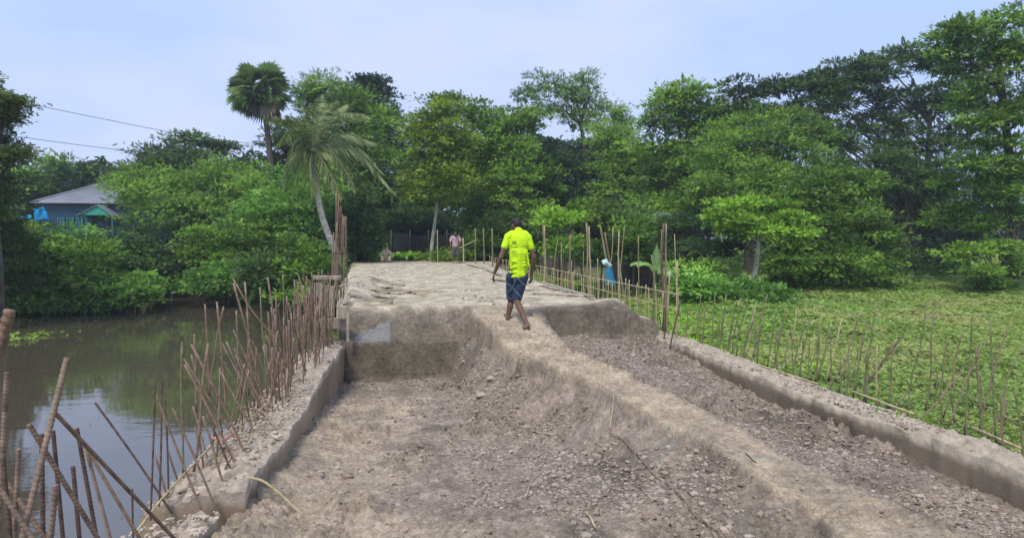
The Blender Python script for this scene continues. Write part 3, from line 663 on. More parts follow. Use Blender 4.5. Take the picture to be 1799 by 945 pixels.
make_tree('rain_tree', 'wide umbrella-shaped canopy sweeping up to the right with sky showing through', 'tree',
  [B(1300, 170, 42, 22, 38), B(1360, 160, 44, 20, 38), B(1420, 150, 48, 20, 38), B(1480, 135, 48, 20, 38), B(1540, 118, 48, 20, 38), B(1600, 100, 48, 20, 38), B(1330, 215, 50, 28, 37.5), B(1270, 205, 38, 22, 38),
   B(1400, 200, 50, 22, 38), B(1650, 120, 46, 26, 38), B(1680, 165, 40, 24, 38), B(1470, 190, 30, 16, 38), B(1560, 180, 40, 18, 38), B(1620, 170, 30, 18, 38), B(1500, 235, 36, 18, 38), B(1590, 235, 40, 18, 38), B(1690, 230, 40, 24, 38), B(1450, 165, 60, 20, 38.5), B(1530, 150, 50, 20, 38.6), B(1540, 210, 50, 18, 38.6), B(1420, 240, 50, 26, 37.5), B(1640, 200, 50, 26, 38), B(1640, 260, 50, 24, 38), B(1560, 270, 44, 22, 37.6)],
  'dark', .22, leafs=.32, sub=.52, seed=26, layer=.2, gap=.26, low=-.35, base=(at_y(1630, 400, 38)[0], 38), dens=1.5,
  trunk_pts=[at_y(1622, 500, 38), at_y(1626, 380, 38), at_y(1630, 290, 38), at_y(1634, 200, 38)])
make_tree('broadleaf_tree', 'olive leafy tree under the umbrella canopy, centre right', 'tree',
  [B(1300, 270, 56, 34, 34), B(1360, 250, 50, 32, 34), B(1260, 300, 46, 34, 33.5), B(1410, 270, 40, 30, 34), B(1320, 310, 60, 36, 33), B(1240, 340, 44, 34, 33), B(1160, 370, 44, 30, 34), B(1320, 225, 50, 26, 35), B(1390, 225, 44, 26, 35), B(1440, 240, 36, 26, 35)], 'mid', .26, kind='drop', leafs=.3, sub=.44, seed=27)
make_tree('broadleaf_tree', 'dark tree in the shadowed gap under the umbrella canopy', 'tree',
  [B(1460, 310, 50, 30, 35), B(1530, 330, 50, 40, 35), B(1600, 330, 40, 40, 36), B(1620, 400, 50, 50, 35), B(1640, 470, 48, 46, 34), B(1580, 290, 36, 20, 36), B(1660, 300, 40, 22, 36), B(1600, 500, 60, 40, 33), B(1480, 260, 44, 26, 36), B(1560, 300, 50, 30, 35), B(1650, 360, 44, 36, 35), B(1690, 420, 44, 40, 35), B(1640, 330, 44, 30, 36)], 'dark', .26, leafs=.32, sub=.48, seed=28, gap=.25)
make_tree('broadleaf_tree', 'big rounded bushy tree whose boughs hang to the field edge', 'tree',
  [B(1430, 345, 60, 36, 28), B(1490, 375, 60, 40, 28), B(1530, 430, 50, 50, 27.5), B(1450, 420, 60, 50, 27), B(1400, 390, 56, 40, 27.5), B(1480, 490, 70, 50, 27), B(1380, 480, 55, 50, 27), B(1545, 500, 40, 42, 27.5), B(1330, 330, 50, 34, 28.5), B(1300, 390, 50, 44, 28), B(1440, 305, 50, 26, 28.5), B(1500, 330, 46, 26, 28.5)], 'mid', .26, leafs=.25, sub=.38, dens=1.4, seed=29, low=-.85)
make_tree('umbrella_leaved_tree', 'small bright green tree with layered boughs in front of the dark bushy tree', 'tree',
  [B(1290, 365, 44, 16, 24), B(1345, 360, 44, 16, 24), B(1380, 385, 38, 16, 23.8), B(1310, 392, 44, 16, 23.6), B(1355, 410, 44, 14, 23.6), B(1400, 412, 32, 14, 23.8), B(1265, 385, 26, 14, 24)], 'light', .10, leafs=.23, sub=.32, dens=1.15, seed=30, layer=.25, low=-.2,
  base=(at_y(1315, 500, 24)[0], 24), bk=bark_pale)
rtp = [at_y(1775, 560, 27), at_y(1782, 400, 27), at_y(1770, 250, 26.5), at_y(1755, 110, 26)]
make_tree('rain_tree', 'tall near tree rising out of the picture at the right edge', 'tree',
  [B(1700, 60, 50, 26, 26), B(1760, 45, 50, 30, 26), B(1680, 95, 40, 24, 26), B(1790, 110, 60, 34, 26), B(1740, 150, 40, 24, 26), B(1790, 200, 50, 34, 26), B(1730, 215, 42, 20, 26), B(1760, 260, 50, 28, 26), B(1790, 310, 50, 30, 26), B(1700, 290, 36, 20, 26), B(1840, 60, 50, 50, 26), B(1850, 180, 60, 50, 26), B(1850, 300, 60, 50, 26), B(1740, 95, 50, 26, 26.5), B(1700, 130, 40, 22, 26.5), B(1700, 190, 40, 22, 27), B(1745, 300, 40, 24, 26), B(1770, 350, 40, 24, 26)],
  'mid', .20, leafs=.25, sub=.4, seed=31, layer=.3, gap=.26, low=-.5, trunk_pts=rtp, base=(rtp[0][0], 27), dens=1.5)
make_tree('broadleaf_tree', 'low green boughs at the right edge over the leaning fork of trunks', 'tree',
  [B(1740, 350, 44, 22, 27), B(1790, 380, 46, 30, 27), B(1720, 400, 34, 18, 27), B(1700, 450, 40, 22, 25.5), B(1760, 440, 44, 20, 25.5), B(1800, 470, 40, 22, 26), B(1720, 480, 30, 12, 25), B(1690, 330, 40, 24, 28), B(1760, 320, 44, 26, 28), B(1680, 380, 36, 26, 28), B(1740, 500, 40, 12, 26)], 'mid', .13, leafs=.23, sub=.36, seed=32, layer=.3, gap=.28,
  trunk_pts=[at_y(1690, 540, 26), at_y(1720, 505, 26), at_y(1758, 470, 26), at_y(1790, 420, 26)], base=(at_y(1690, 540, 26)[0], 26))
sap = [(990, 385, 44, 18, 26, 'light', 'pinnate', 'bright spray-leaved sapling behind the posts right of the walking man'),
 (1030, 375, 34, 34, 28, 'mid', 'broad', 'leafy sapling among the poles, centre of the bar fence'),
 (1075, 385, 40, 30, 27, 'olive', 'broad', 'grey-green sapling above the blue cloth'),
 (950, 420, 40, 36, 29, 'dark', 'broad', 'dark undergrowth shrub just right of the walking man'),
 (1010, 440, 44, 26, 25, 'mid', 'broad', 'low shrub behind the bar fence between the poles'),
 (1110, 400, 30, 34, 24, 'mid', 'drop', 'thin shrub left of the banana plant'),
 (1060, 450, 44, 22, 24, 'dark', 'broad', 'dark low shrub behind the blue cloth'),
 (790, 450, 34, 14, 37, 'mid', 'broad', 'low weeds beside the worker in the mauve shirt'),
 (850, 430, 40, 30, 38, 'mid', 'broad', 'shrub behind the upright posts left of the walking man'),
 (880, 400, 34, 34, 38, 'dark', 'broad', 'dark shrub behind the head of the walking man'),
 (710, 380, 44, 26, 42, 'dark', 'broad', 'dark leaves hanging over the grey sheet fence'),
 (1180, 440, 40, 30, 25, 'dark', 'drop', 'dark shrub right behind the banana plant'),
 (1225, 500, 42, 22, 20.5, 'fresh', 'pinnate', 'low spreading shrub nearest the tall dark poles'), (1285, 508, 46, 22, 20, 'fresh', 'pinnate', 'low spreading shrub in the middle of the creeper mound'), (1345, 522, 36, 15, 20, 'fresh', 'pinnate', 'lowest shrub at the field end of the creeper mound'), (1215, 475, 40, 20, 23, 'mid', 'pinnate', 'low shrub at the back of the creeper mound'),
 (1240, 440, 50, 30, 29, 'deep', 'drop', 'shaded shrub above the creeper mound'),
 (1132, 386, 22, 14, 26.5, 'mid', 'drop', 'leafy spray hanging over the left end of the grey shed roof'), (1188, 392, 20, 16, 26.5, 'dark', 'drop', 'leafy spray hanging over the right end of the grey shed roof'), (1150, 428, 40, 20, 26, 'dark', 'broad', 'shrub hiding the lower part of the grey-roofed shed'), (1105, 440, 34, 24, 27, 'mid', 'broad', 'low shrub between the leaning poles and the banana plant')]
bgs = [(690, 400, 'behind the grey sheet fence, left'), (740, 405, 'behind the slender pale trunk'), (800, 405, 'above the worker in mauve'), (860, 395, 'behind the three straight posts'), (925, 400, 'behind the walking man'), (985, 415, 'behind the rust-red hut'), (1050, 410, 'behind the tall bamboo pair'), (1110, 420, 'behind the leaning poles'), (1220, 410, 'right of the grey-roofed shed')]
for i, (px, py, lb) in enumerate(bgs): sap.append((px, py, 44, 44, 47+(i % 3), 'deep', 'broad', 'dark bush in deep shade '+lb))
for i, (px, py, rx, rz, y, mt, kd, lb) in enumerate(sap):
    make_tree('shrub', lb, 'shrub', [B(px, py, rx, rz, y), B(px-rx*.55, py+rz*.2, rx*.6, rz*.6, y-.4), B(px+rx*.5, py-rz*.1, rx*.6, rz*.6, y+.4)], mt, .035,
              kind=kd, leafs=.24, sub=.36, dens=1.0, seed=70+i, low=-.5, group='undergrowth behind the bar fence', part=('foliage', 'stem'), kids=4, gap=.3)
# far wood closing the view: one uncountable mass
fw = []
rg = np.random.default_rng(90)
for px in range(-400, 2300, 62):
    top = np.interp(px, [-400, 0, 230, 420, 700, 1000, 1200, 1500, 1700, 2300], [330, 345, 350, 330, 320, 290, 300, 330, 400, 330])
    for py in range(int(top), 470, 46):
        fw.append(B(px+rg.uniform(-20, 20), py+rg.uniform(-10, 10), 50, 36, 62+rg.uniform(-4, 4)))
P, D, Tn, Sz = crown_cloud(fw, 91, 1.0, 1.0, 6, kids=4)
P = P[(P[:, 2] > 0)]; D = D[:len(P)]; Tn = Tn[:len(P)]
o = sprays('far_wood', P, D, .8, 'broad', LM['deep'], None, 92, Tn, flat=.3); tag(o, 'distant unbroken wood closing the view behind the nearer trees', 'wood', kind='stuff')
NLEAF += len(P)*9

# ------------------------------------------------------------------ palms
def palmyra():
    top = at_y(456, 158, 45); b = at_y(479, 305, 45); g = float(G(b[0]+.8, 45)); base = np.array([b[0]+.9, 45, g])
    t = empty('fan_palm', tuple(base), 'tall straight palm with a round head of stiff fan leaves above the left bank', 'palm tree')
    m = MB(); m.tube(smooth_path([base-[0, 0, .3], b, at_y(468, 220, 45), top], 30), [.25, .19, .165, .16], 10); m.build('trunk', bark, t, True)
    rg = np.random.default_rng(3)
    V = []; Vd = []; st = MB()
    for i in range(3, 54):
        z = 1-2*((i+.5)/54)**1.0*.9; a = i*2.39996; q = math.sqrt(max(0, 1-z*z))
        d = np.array([q*math.cos(a), q*math.sin(a), z]); L = rg.uniform(.75, 1.1)*(1.0+.35*max(0, z)+.5*max(0, -z-.3))
        c = top+d*L+np.array([0, 0, -.1*L]); st.tube([top+d*.1, (top+c)/2+[0, 0, .05], c], [.03, .02], 4, 4)
        d2 = nrm(d+np.array([0, 0, -.12])); up = nrm(np.array([0, 0, 1.])+rg.normal(0, 1.0, 3)-d2*d2[2]); up = nrm(up-d2*np.dot(up, d2)); s = np.cross(up, d2)
        nb = 26; Rr = rg.uniform(.95, 1.25)
        for k in range(nb):
            an = R(-115+230*k/(nb-1)); dd = d2*math.cos(an)+s*math.sin(an)
            fold = up*(.06 if k % 2 else -.06); wdt = .062
            pside = nrm(np.cross(up, dd)); tip = c+dd*Rr*(.88+.12*math.cos(an))*rg.uniform(.9, 1.05)+np.array([0, 0, -.14*Rr])
            qd = [c, c+dd*Rr*.6+pside*wdt+fold, tip, c+dd*Rr*.6-pside*wdt-fold]
            (Vd if z < -.68 else V).append(qd)
    for nm, vv, mt in (('fan_leaves', V, LM['palm']), ('dead_fan_leaves', Vd, LM['dead'])):
        vv = np.array(vv).reshape(-1, 3); mesh_np(nm, vv, np.arange(len(vv)).reshape(-1, 4), mt, t, False, {'tint': np.repeat(rg.random(len(vv)//104+1), 104)[:len(vv)]})
    st.build('leaf_stalks', rod_green, t)
palmyra()
def coconut():
    Yc = 33.0
    pts = [at_y(592, 452, Yc), at_y(580, 420, Yc), at_y(566, 380, Yc), at_y(556, 330, Yc), at_y(551, 285, Yc), at_y(549, 262, Yc)]
    base = pts[0].copy(); base[2] = float(G(base[0], Yc)); pts = [base-[0, 0, .3]]+pts
    t = empty('coconut_palm', tuple(base), 'leaning coconut palm with a curved pale trunk and wind-blown drooping fronds', 'palm tree')
    m = MB(); m.tube(smooth_path(pts, 40), [.21, .17, .15, .14, .13], 10); m.build('trunk', bark_pale, t, True)
    top = pts[-1]; rg = np.random.default_rng(9)
    fr = [ # tip px, py, mid px,py, dy
     ((690, 335), (620, 262), 0), ((668, 300), (620, 255), .8), ((622, 330), (590, 275), -.8), ((600, 345), (572, 290), -1.2), ((655, 250), (600, 235), .6),
     ((640, 205), (590, 205), 1.0), ((604, 186), (572, 208), .5), ((562, 170), (550, 212), .8), ((528, 180), (536, 212), .2), ((510, 205), (526, 222), -.5),
     ((470, 205), (505, 215), -.4), ((490, 250), (515, 228), -1.0), ((505, 300), (522, 245), -1.2), ((525, 335), (530, 270), -.6), ((548, 350), (545, 290), -1.4), ((575, 350), (568, 285), .9),
     ((640, 330), (600, 270), 1.6), ((540, 300), (530, 240), 1.6), ((588, 178), (560, 206), -.8), ((632, 200), (588, 204), -1.2), ((500, 330), (515, 270), 1.0)]
    for i, (tp, md, dy) in enumerate(fr):
        P = smooth_path([top, at_y(md[0], md[1], Yc+dy*.6), at_y(tp[0], tp[1], Yc+dy*1.5)], 34)
        fo = tag(empty_part('frond', t), None)
        V = []; T = np.gradient(P, axis=0); T = nrm(T); droopy = tp[1] > 230
        for k in range(3, 34):
            u = k/33; ln = (.72*math.sin(math.pi*min(1, u*.82+.12))+.12)
            side = nrm(np.cross(T[k], np.array([0, 0, 1.])))
            for sg in (-1, 1):
                wind = np.array([.35, 0, 0])
                d = nrm(side*sg*.75+T[k]*.55+np.array([0, 0, -.75 if droopy else -.35])+wind*.6+rg.normal(0, .07, 3))
                e = P[k]+d*ln+np.array([0, 0, -.18*ln]); wv = nrm(np.cross(d, side+np.array([0, 0, .3])))*.034
                mpt = P[k]+d*ln*.45
                V.append([P[k], mpt+wv, e, mpt-wv])
                if k % 2: V.append([P[k]+T[k]*.05, mpt+wv+T[k]*.08, e+T[k]*.1, mpt-wv+T[k]*.08])
        V = np.array(V).reshape(-1, 3)
        f = mesh_np('frond', V, np.arange(len(V)).reshape(-1, 4), LM['coco'], t, False, {'tint': np.clip(np.repeat(rg.normal(.45, .28, len(V)//4), 4), 0, 1)})
        r_ = MB(); r_.tube(P, [.03, .02, .008], 5); ro = r_.build('rachis', rod_green, None); ro.location = -Vector(t.location); ro.parent = f
        ro.location = -Vector(t.location)
    c = MB()
    for k in range(7):
        a = k*.9; p = top+np.array([.22*math.cos(a), .22*math.sin(a), -.18-.06*(k % 3)])
        c.tube([p+[0, 0, .12], p+[0, 0, .06], p, p-[0, 0, .07], p-[0, 0, .12]], [.03, .09, .11, .08, .02], 8)
    c.build('coconuts', noisy('coconut_husk', (.10, .11, .03), (.2, .18, .06), 5), t, True)
def empty_part(n, t): return t
coconut()
def banana(px, py, Yb, h, n, seed, label):
    b = at_y(px, py, Yb); b[2] = float(G(b[0], Yb)); t = empty('banana_plant', tuple(b), label, 'banana plant')
    rg = np.random.default_rng(seed); m = MB(); top = b+[0, 0, h]; m.tube([b-[0, 0, .1], b+[.03, 0, h*.6], top], [.10, .075, .05], 8, 8); m.build('stem', rod_green, t, True)
    for k in range(n):
        a = k*2.4+seed; L = rg.uniform(.85, 1.2); up = rg.uniform(.3, 1.3) if k else 2.5
        d = nrm(np.array([math.cos(a), math.sin(a), up])); P = [top+d*L*u+np.array([0, 0, -.55*L*u*u*(1 if k else .1)]) for u in np.linspace(0, 1, 12)]
        P = np.array(P); T = nrm(np.gradient(P, axis=0)); sd_ = nrm(np.cross(T, [0, 0, 1.])); 
        wd = .14*np.sin(np.pi*np.clip(np.linspace(.0, 1, 12)*.9+.06, 0, 1))**.7
        V = []
        for j in range(12):
            for u in (-1, -.5, 0, .5, 1): V.append(P[j]+sd_[j]*wd[j]*u*rg.uniform(.85, 1.1)+np.array([0, 0, (-abs(u)*.10)]))
        mesh_np('banana_leaf', V, grid_faces(12, 5), LM['banana'], t, True, {'tint': np.full(60, rg.random())})
banana(1150, 455, 22, 1.35, 7, 1, 'banana plant with torn pale leaves behind the tall dark bars')
banana(1185, 470, 21, 1.0, 6, 3, 'shorter banana plant with a drooping pale leaf, right of the tall dark bars')

# ------------------------------------------------------------------ ground cover
def cover(name, label, cat, n, fx, fy, size, mat, seed, kind='herb', zoff=.05, noise=None, zf=None):
    rg = np.random.default_rng(seed); x = fx(rg.random(n)); y = fy(rg.random(n)); 
    if noise is not None: k = noise(x, y, rg); x, y = x[k], y[k]
    z = (zf or G)(x, y)+zoff+.22*fbm(x*1.6, y*1.6, 3, seed)**1.5+rg.random(len(x))**2*.06
    d = nrm(np.stack([rg.normal(0, 1, len(x)), rg.normal(0, 1, len(x)), rg.uniform(-.1, .6, len(x))], -1))
    tn = np.clip(.15+.75*fbm(x*.35, y*.35, 4, seed+1)+rg.normal(0, .12, len(x)), 0, .9)
    c9 = at_z(1640, 655, .3); dry = fbm(x*.25+4, y*.35, 3, seed+2)+.35*np.exp(-(((x-c9[0])/2.2)**2+((y-c9[1])/1.6)**2)); tn = np.where((dry > .62), np.clip(tn+.35, 0, 1), tn)
    sz = size*(.6+.06*y)*(.6+.9*fbm(x*1.3, y*1.3, 3, seed+4))
    o = sprays(name, np.stack([x, y, z], -1), d, sz, kind, LM[mat], None, seed+3, tn, flat=1.4)
    global NLEAF; NLEAF += len(x)*len(TM[kind])
    return tag(o, label, cat, kind='stuff')
fy = lambda u: 4.0+28*u**1.35
rgx = np.random.default_rng(4)
def field_pts(n, seed):
    rg = np.random.default_rng(seed); y = 3.2+29*rg.random(n)**1.3; x = 4.75+rg.random(n)*(3+.95*y); return x, y
xs, ys_ = field_pts(150000, 5)
_f = {'x': xs, 'y': ys_}
zfield = lambda x, y: np.maximum(G(x, y), .25)+.1
cover('field_plants', 'low leafy creeping crop covering the wet field right of the wall', 'ground cover', 150000, lambda u: xs, lambda u: ys_, .056, 'field', 101, zf=zfield)
mc = at_y(1275, 480, 21.0)
a_ = rgx.random(30000)*6.283; r_ = np.sqrt(rgx.random(30000))*5.0
cover('creeper_mound_leaves', 'dark green creepers smothering the mound at the foot of the big trees', 'ground cover', 30000, lambda u: mc[0]+r_*np.cos(a_), lambda u: 21+r_*np.sin(a_), .085, 'fresh', 111, kind='pinnate', zoff=.05)
cover('far_field_plants', 'light green field seen under the trees at the right edge', 'ground cover', 9000, lambda u: 18+40*u, lambda u: 30+22*u, .22, 'field', 121)
cover('bank_weeds', 'weeds covering the pond banks and the ground beyond the fill', 'ground cover', 16000, lambda u: -32+40*u, lambda u: 29+18*u, .16, 'mid', 131, noise=lambda x, y, rg: (G(x, y) > .05) & ~((x > -5) & (y < 39.5)))
cover('fence_weeds', 'weeds and tall grass growing against the bar fence', 'ground cover', 16000, lambda u: 4.7+3.5*u, lambda u: 11+24*u, .075, 'mid', 141, zoff=.1)
rgw = np.random.default_rng(8)
def lilies(name, label, cx, cy, rx, ry, n, size):
    a = rgw.random(n)*6.283; r = np.sqrt(rgw.random(n)); x = cx+rx*r*np.cos(a); y = cy+ry*r*np.sin(a); kp = fbm(x*2.2, y*2.2, 3, 88) > .47; x, y, a = x[kp], y[kp], a[kp]; n = len(x)
    p = np.stack([x, y, .015+rgw.random(n)*.08], -1)
    d = nrm(np.stack([np.cos(a*3), np.sin(a*3), .3+0*a], -1))
    o = sprays(name, p, d, size, 'herb', LM['water'], None, 9, None, 1.5); tag(o, label, 'water plants', kind='stuff')
c1 = at_z(55, 594, 0)
lilies('water_plants', 'bright green water plants floating near the left edge of the pond', c1[0], c1[1], 1.5, .9, 260, .10)

n = 900; x = rgw.uniform(-17, -2.2, n); y = rgw.uniform(6, 30, n); kp = (fbm(x*.4, y*.4, 3, 89) > .50) & (x < -2.3); x, y = x[kp], y[kp]
o = sprays('floating_leaves', np.stack([x, y, 0*x+.006], -1), nrm(np.stack([rgw.normal(0, 1, len(x)), rgw.normal(0, 1, len(x)), 0*x], -1)), .035, 'herb', LM['dead'], None, 19, None, 6.0)
tag(o, 'dead leaves and scraps floating on the pond', 'floating leaves', kind='stuff')

n = 1500; y = rgw.uniform(3.5, 22, n); x = rin(np.minimum(y, 11.4))+.62+rgw.exponential(.35, n); kp = fbm(x*2, y*.9, 3, 93) > .46; x, y = x[kp], y[kp]
m_up = nrm(np.stack([rgw.normal(0, .5, len(x)), rgw.normal(0, .5, len(x)), np.ones(len(x))], -1))
o = sprays('grass_tufts', np.stack([x, y, np.maximum(G(x, y), .25)+.10+.25*rgw.random(len(x))], -1), m_up, .17, 'tuft', LM['field'], None, 29, rgw.uniform(.3, 1, len(x)), .3)
tag(o, 'tufts of long grass growing along the outer foot of the right wall', 'grass', kind='stuff')
# ------------------------------------------------------------------ rods and bars
def ribbed(P0, P1, r, pitch, seg=12, bend=0.0, seed=0):
    P0, P1 = np.array(P0, float), np.array(P1, float); L = np.linalg.norm(P1-P0); n = int(L/pitch*5)+2
    rg = np.random.default_rng(seed); u = np.linspace(0, 1, n); T = (P1-P0)/L
    bd = nrm(np.cross(T, rg.normal(0, 1, 3)))*bend*L
    P = P0+(P1-P0)*u[:, None]+bd*np.sin(np.pi*u)[:, None]
    a = np.array([0, 0, 1.]) if abs(T[2]) < .8 else np.array([1., 0, 0]); Nn = nrm(np.cross(T, a)); Bn = np.cross(T, Nn)
    th = np.linspace(0, 2*math.pi, seg, endpoint=False)
    ph = (u*L/pitch)[:, None]+(th[None]/(2*math.pi))*1.0
    rib = np.clip(np.cos(ph*2*math.pi)*2.2-1.1, 0, 1); gate = (np.abs(np.cos(th))[None] > .18)
    rr = r*(.86+.20*rib*gate+.12*(np.abs(np.cos(th))[None] < .2)); rr[0] *= .98
    V = P[:, None]+rr[..., None]*(Nn*np.cos(th)[None, :, None]+Bn*np.sin(th)[None, :, None])
    m = MB(); m.add(V.reshape(-1, 3), [tuple(f) for f in grid_faces(n, seg, True)]+[tuple(range(seg-1, -1, -1)), tuple(range((n-1)*seg, n*seg))])
    return m
def rod(name, label, cat, group, top, bot, r, mat, rib=None, bend=.006, seed=0, seg=8, extend=None):
    top, bot = np.array(top, float), np.array(bot, float)
    if extend is not None and bot[2] > extend:
        d = (bot-top); 
        if d[2] < -.02: bot = bot+d*min(3.0, (bot[2]-extend)/(-d[2]))
    m = ribbed(bot, top, r*.92, rib, 14 if r > .007 else 9, bend, seed) if rib else None
    if m is None:
        rg = np.random.default_rng(seed); L = np.linalg.norm(top-bot); q = rg.normal(0, bend*L, (2, 3))
        m = MB(); m.tube([bot, bot*.66+top*.34+q[0], bot*.33+top*.67+q[1], top], [r, r, r*.95], seg, 9)
    V = np.vstack(m.V); m.V = [V-bot]
    o = m.build(name, mat, None, smooth=True); o.location = bot
    return tag(o, label, cat, group)
GB = 'rusty bars standing out of the wall beside the pond'
def nb(t, b, y, r, label, mat=rust, dy=0, rib=.0125, bend=.004, ext=1.25):
    global _sd; _sd += 1
    return rod('rebar', label, 'steel bar', GB, at_y(*t, y+dy), at_y(*b, y), r, mat, rib, bend, _sd, extend=ext)
_sd = 200
# nearest bars: their feet are below the picture
nb((118, 628), (37, 945), 1.75, .0088, 'thickest ribbed bar, leaning right, its tip highest above the open water at lower left', rust_grey, .12, .0135)
nb((240/2.4533, 560+715/2.4533), (88, 945), 1.85, .0088, 'short thick ribbed bar just right of the foot of the thickest leaning bar', rust_grey, 0, .0135)
nb((93, 756), (110, 945), 2.1, .0068, 'slim upright ribbed bar crossing behind the thick short bar', rust_dark)
nb((51, 745), (171, 945), 1.95, .0075, 'ribbed bar leaning left that crosses low behind the thickest bar', rust, -.1)
nb((94, 722), (293, 927), 2.35, .0070, 'long bar leaning left from the thickest bar down to the broken wall end', rust, -.35)
nb((143, 772), (240, 939), 2.4, .0066, 'bar leaning left just under the longest leaning bar', rust)
nb((135, 752), (164, 925), 2.2, .0072, 'almost upright bar crossed by two leaning bars over the open water', rust_dark)
nb((151, 788), (192, 945), 2.3, .0062, 'ribbed bar leaning slightly left, right of the almost upright crossed bar', rust_grey)
nb((128, 819), (139, 945), 2.1, .0070, 'short upright ribbed bar with its tip level with the broken wall piece', rust_dark)
nb((33, 788), (26, 915), 1.9, .0068, 'upright ribbed bar second from the left edge, pale with cement', rust_grey)
nb((73, 762), (77, 945), 2.0, .0072, 'upright ribbed bar behind the thickest leaning bar', rust_dark)
nb((12, 654), (1, 830), 2.2, .0085, 'smooth pinkish bar standing tall at the left edge of the picture', rust_grey)
nb((-2, 826), (78, 948), 1.9, .0068, 'ribbed bar leaning left out of the bottom left corner, the upper one', rust)
nb((-4, 852), (36, 915), 1.7, .0068, 'ribbed bar leaning left out of the bottom left corner, the lower one', rust_grey)
nb((18, 545), (-14, 650), 1.15, .0098, 'blurred thick brown bar cut by the left edge at pond height', rust)
nb((232, 858), (234, 925), 3.4, .0055, 'shortest upright bar standing in the water between the two longest leaning bars', rust_dark)
nb((4, 800), (18, 945), 1.8, .0066, 'bar at the very left edge behind the bottom corner bars', rust_dark)
# bars with their feet on the wall or in the water beside it
def wb(t, b, r, label, mat=rust, z=1.27, lean=0, rib=None, bend=.008):
    global _sd; _sd += 1
    bt = at_z(b[0], b[1], z); tp = at_y(t[0], t[1], bt[1]+lean)
    return rod('rebar', label, 'steel bar', GB, tp, bt-np.array([0, 0, .05]), r, mat, rib, bend, _sd)
wb((167, 707), (302, 888), .0085, 'bar leaning far left over the sky reflection, alone between two groups', rust_dark, rib=.016)
wb((273, 662), (264, 900), .0075, 'first of three upright dark bars standing in the bright water', rust_dark, rib=.016, lean=.1)
wb((284, 668), (279, 884), .0075, 'middle of three upright dark bars standing in the bright water', rust_dark, rib=.016, lean=.1)
wb((290, 703), (296, 860), .0075, 'shortest of three upright dark bars standing in the bright water', rust_dark, rib=.016)
wb((275, 694), (362, 900), .0085, 'brown bar leaning left across the three upright dark bars', rust, rib=.016)
wb((303, 716), (382, 887), .0085, 'brown bar leaning left, right of and parallel to the one crossing the dark bars', rust, rib=.016)
wb((320, 600), (322, 826), .0085, 'tall olive upright bar rising highest behind the leaning brown bars', rod_green)
wb((366, 603), (339, 824), .0105, 'thick orange-brown bar leaning right in the knot of bars', rust)
wb((336, 622), (358, 700), .0105, 'bar leaning left whose tip forms a V with the orange-brown bar', rust, z=1.25)
wb((336, 605), (438, 806), .0095, 'long bar leaning left from beside the tall olive bar', rust)
wb((324, 640), (423, 823), .0095, 'long bar leaning left, lowest of the parallel leaning pair in the knot', rust)
wb((360, 534), (368, 690), .011, 'stout upright brown bar with its tip at the dark water, left of the V', rust)
wb((341, 587), (345, 716), .0095, 'shorter upright bar just left of the stout brown one', rust_grey)
wb((381, 530), (398, 722), .011, 'bar leaning slightly left with its tip level with the stout brown bar', rust)
wb((393, 538), (364, 677), .010, 'bar leaning right that crosses the slightly leaning stout bar', rust)
wb((415, 545), (417, 700), .010, 'upright pale bar alone between the crossing pair and the long leaning pole', rust_grey)
wb((410, 497), (462, 688), .0115, 'thick bar leaning left at the tallest leaning pair over the pond', rust)
wb((409, 489), (509, 642), .0115, 'long straight bar leaning left at forty-five degrees above the bars', rust)
wb((430, 495), (437, 688), .011, 'upright bar right behind the tip of the forty-five degree bar', rust_grey)
wb((434, 547), (447, 705), .010, 'shorter upright bar standing in front of the forty-five degree bar', rust)
wb((470, 487), (496, 660), .012, 'tall pale stout bar leaning slightly left, right of the forty-five degree bar', rust_grey)
wb((497, 482), (501, 640), .0095, 'thin greenish upright bar in front of the dark bank shrub', rod_green)
wb((457, 505), (469, 690), .0095, 'thin grey-green upright bar between the two stout leaning ones', rod_green)
wb((471, 548), (479, 680), .010, 'short upright bar right of the tall pale stout bar', rust)
wb((388, 653), (452, 754), .0095, 'short bar leaning left onto the rubble, lower half of the row', rust)
wb((427, 640), (471, 726), .0095, 'short bar leaning left onto the rubble beside the bent bar', rust)
wb((356, 731), (400, 860), .0085, 'thin bar leaning left in front of the orange-brown bar', rust)
wb((363, 728), (413, 834), .0085, 'thin bar leaning left, close behind the one in front of the orange-brown bar', rust_dark)
rg = np.random.default_rng(21)
lab = {0: 'thin rusty upright bar in the crowded part of the row before the formwork boards', 1: 'thin rusty bar leaning slightly left in the crowded part of the row', 2: 'thin rusty bar leaning slightly right in the crowded part of the row', 3: 'short rusty bar stub among the leaning bars of the row'}
for i in range(84):
    y = 7.3+4.0*rg.random()**.8; x = lin(np.array([y]))[0]-.12-.52*rg.random(); h = rg.uniform(.55, 1.0)+.10*(y-7.3); k = rg.choice([0, 0, 1, 2]); lx = {0: rg.normal(0, .02), 1: -rg.uniform(.06, .2), 2: rg.uniform(.06, .14)}[k]
    _sd += 1; b = np.array([x, y, 1.2]); rod('rebar', lab[k], 'steel bar', GB, b+[lx, rg.normal(0, .08), h], b, rg.uniform(.007, .010), [rust, rust_grey, rust_grey, rust_dark][i % 4], None, .01, _sd, seg=6)
for i in range(30):
    y = 5.0+3.2*rg.random(); x = lin(np.array([y]))[0]-.25-.4*rg.random(); b = np.array([x, y, 1.2]); _sd += 1; k = i % 3; h = rg.uniform(.55, .95)
    rod('rebar', ['slim rusty bar leaning left over the pond from the middle stretch of the rubble', 'slim rusty bar upright on the middle stretch of the rubble', 'slim rusty bar leaning right on the middle stretch of the rubble'][k], 'steel bar', GB, b+[[-.34, .0, .16][k]*rg.uniform(.6, 1.2), rg.normal(0, .08), h], b, .0075, [rust, rust_grey][i % 2], None, .01, _sd, seg=6)
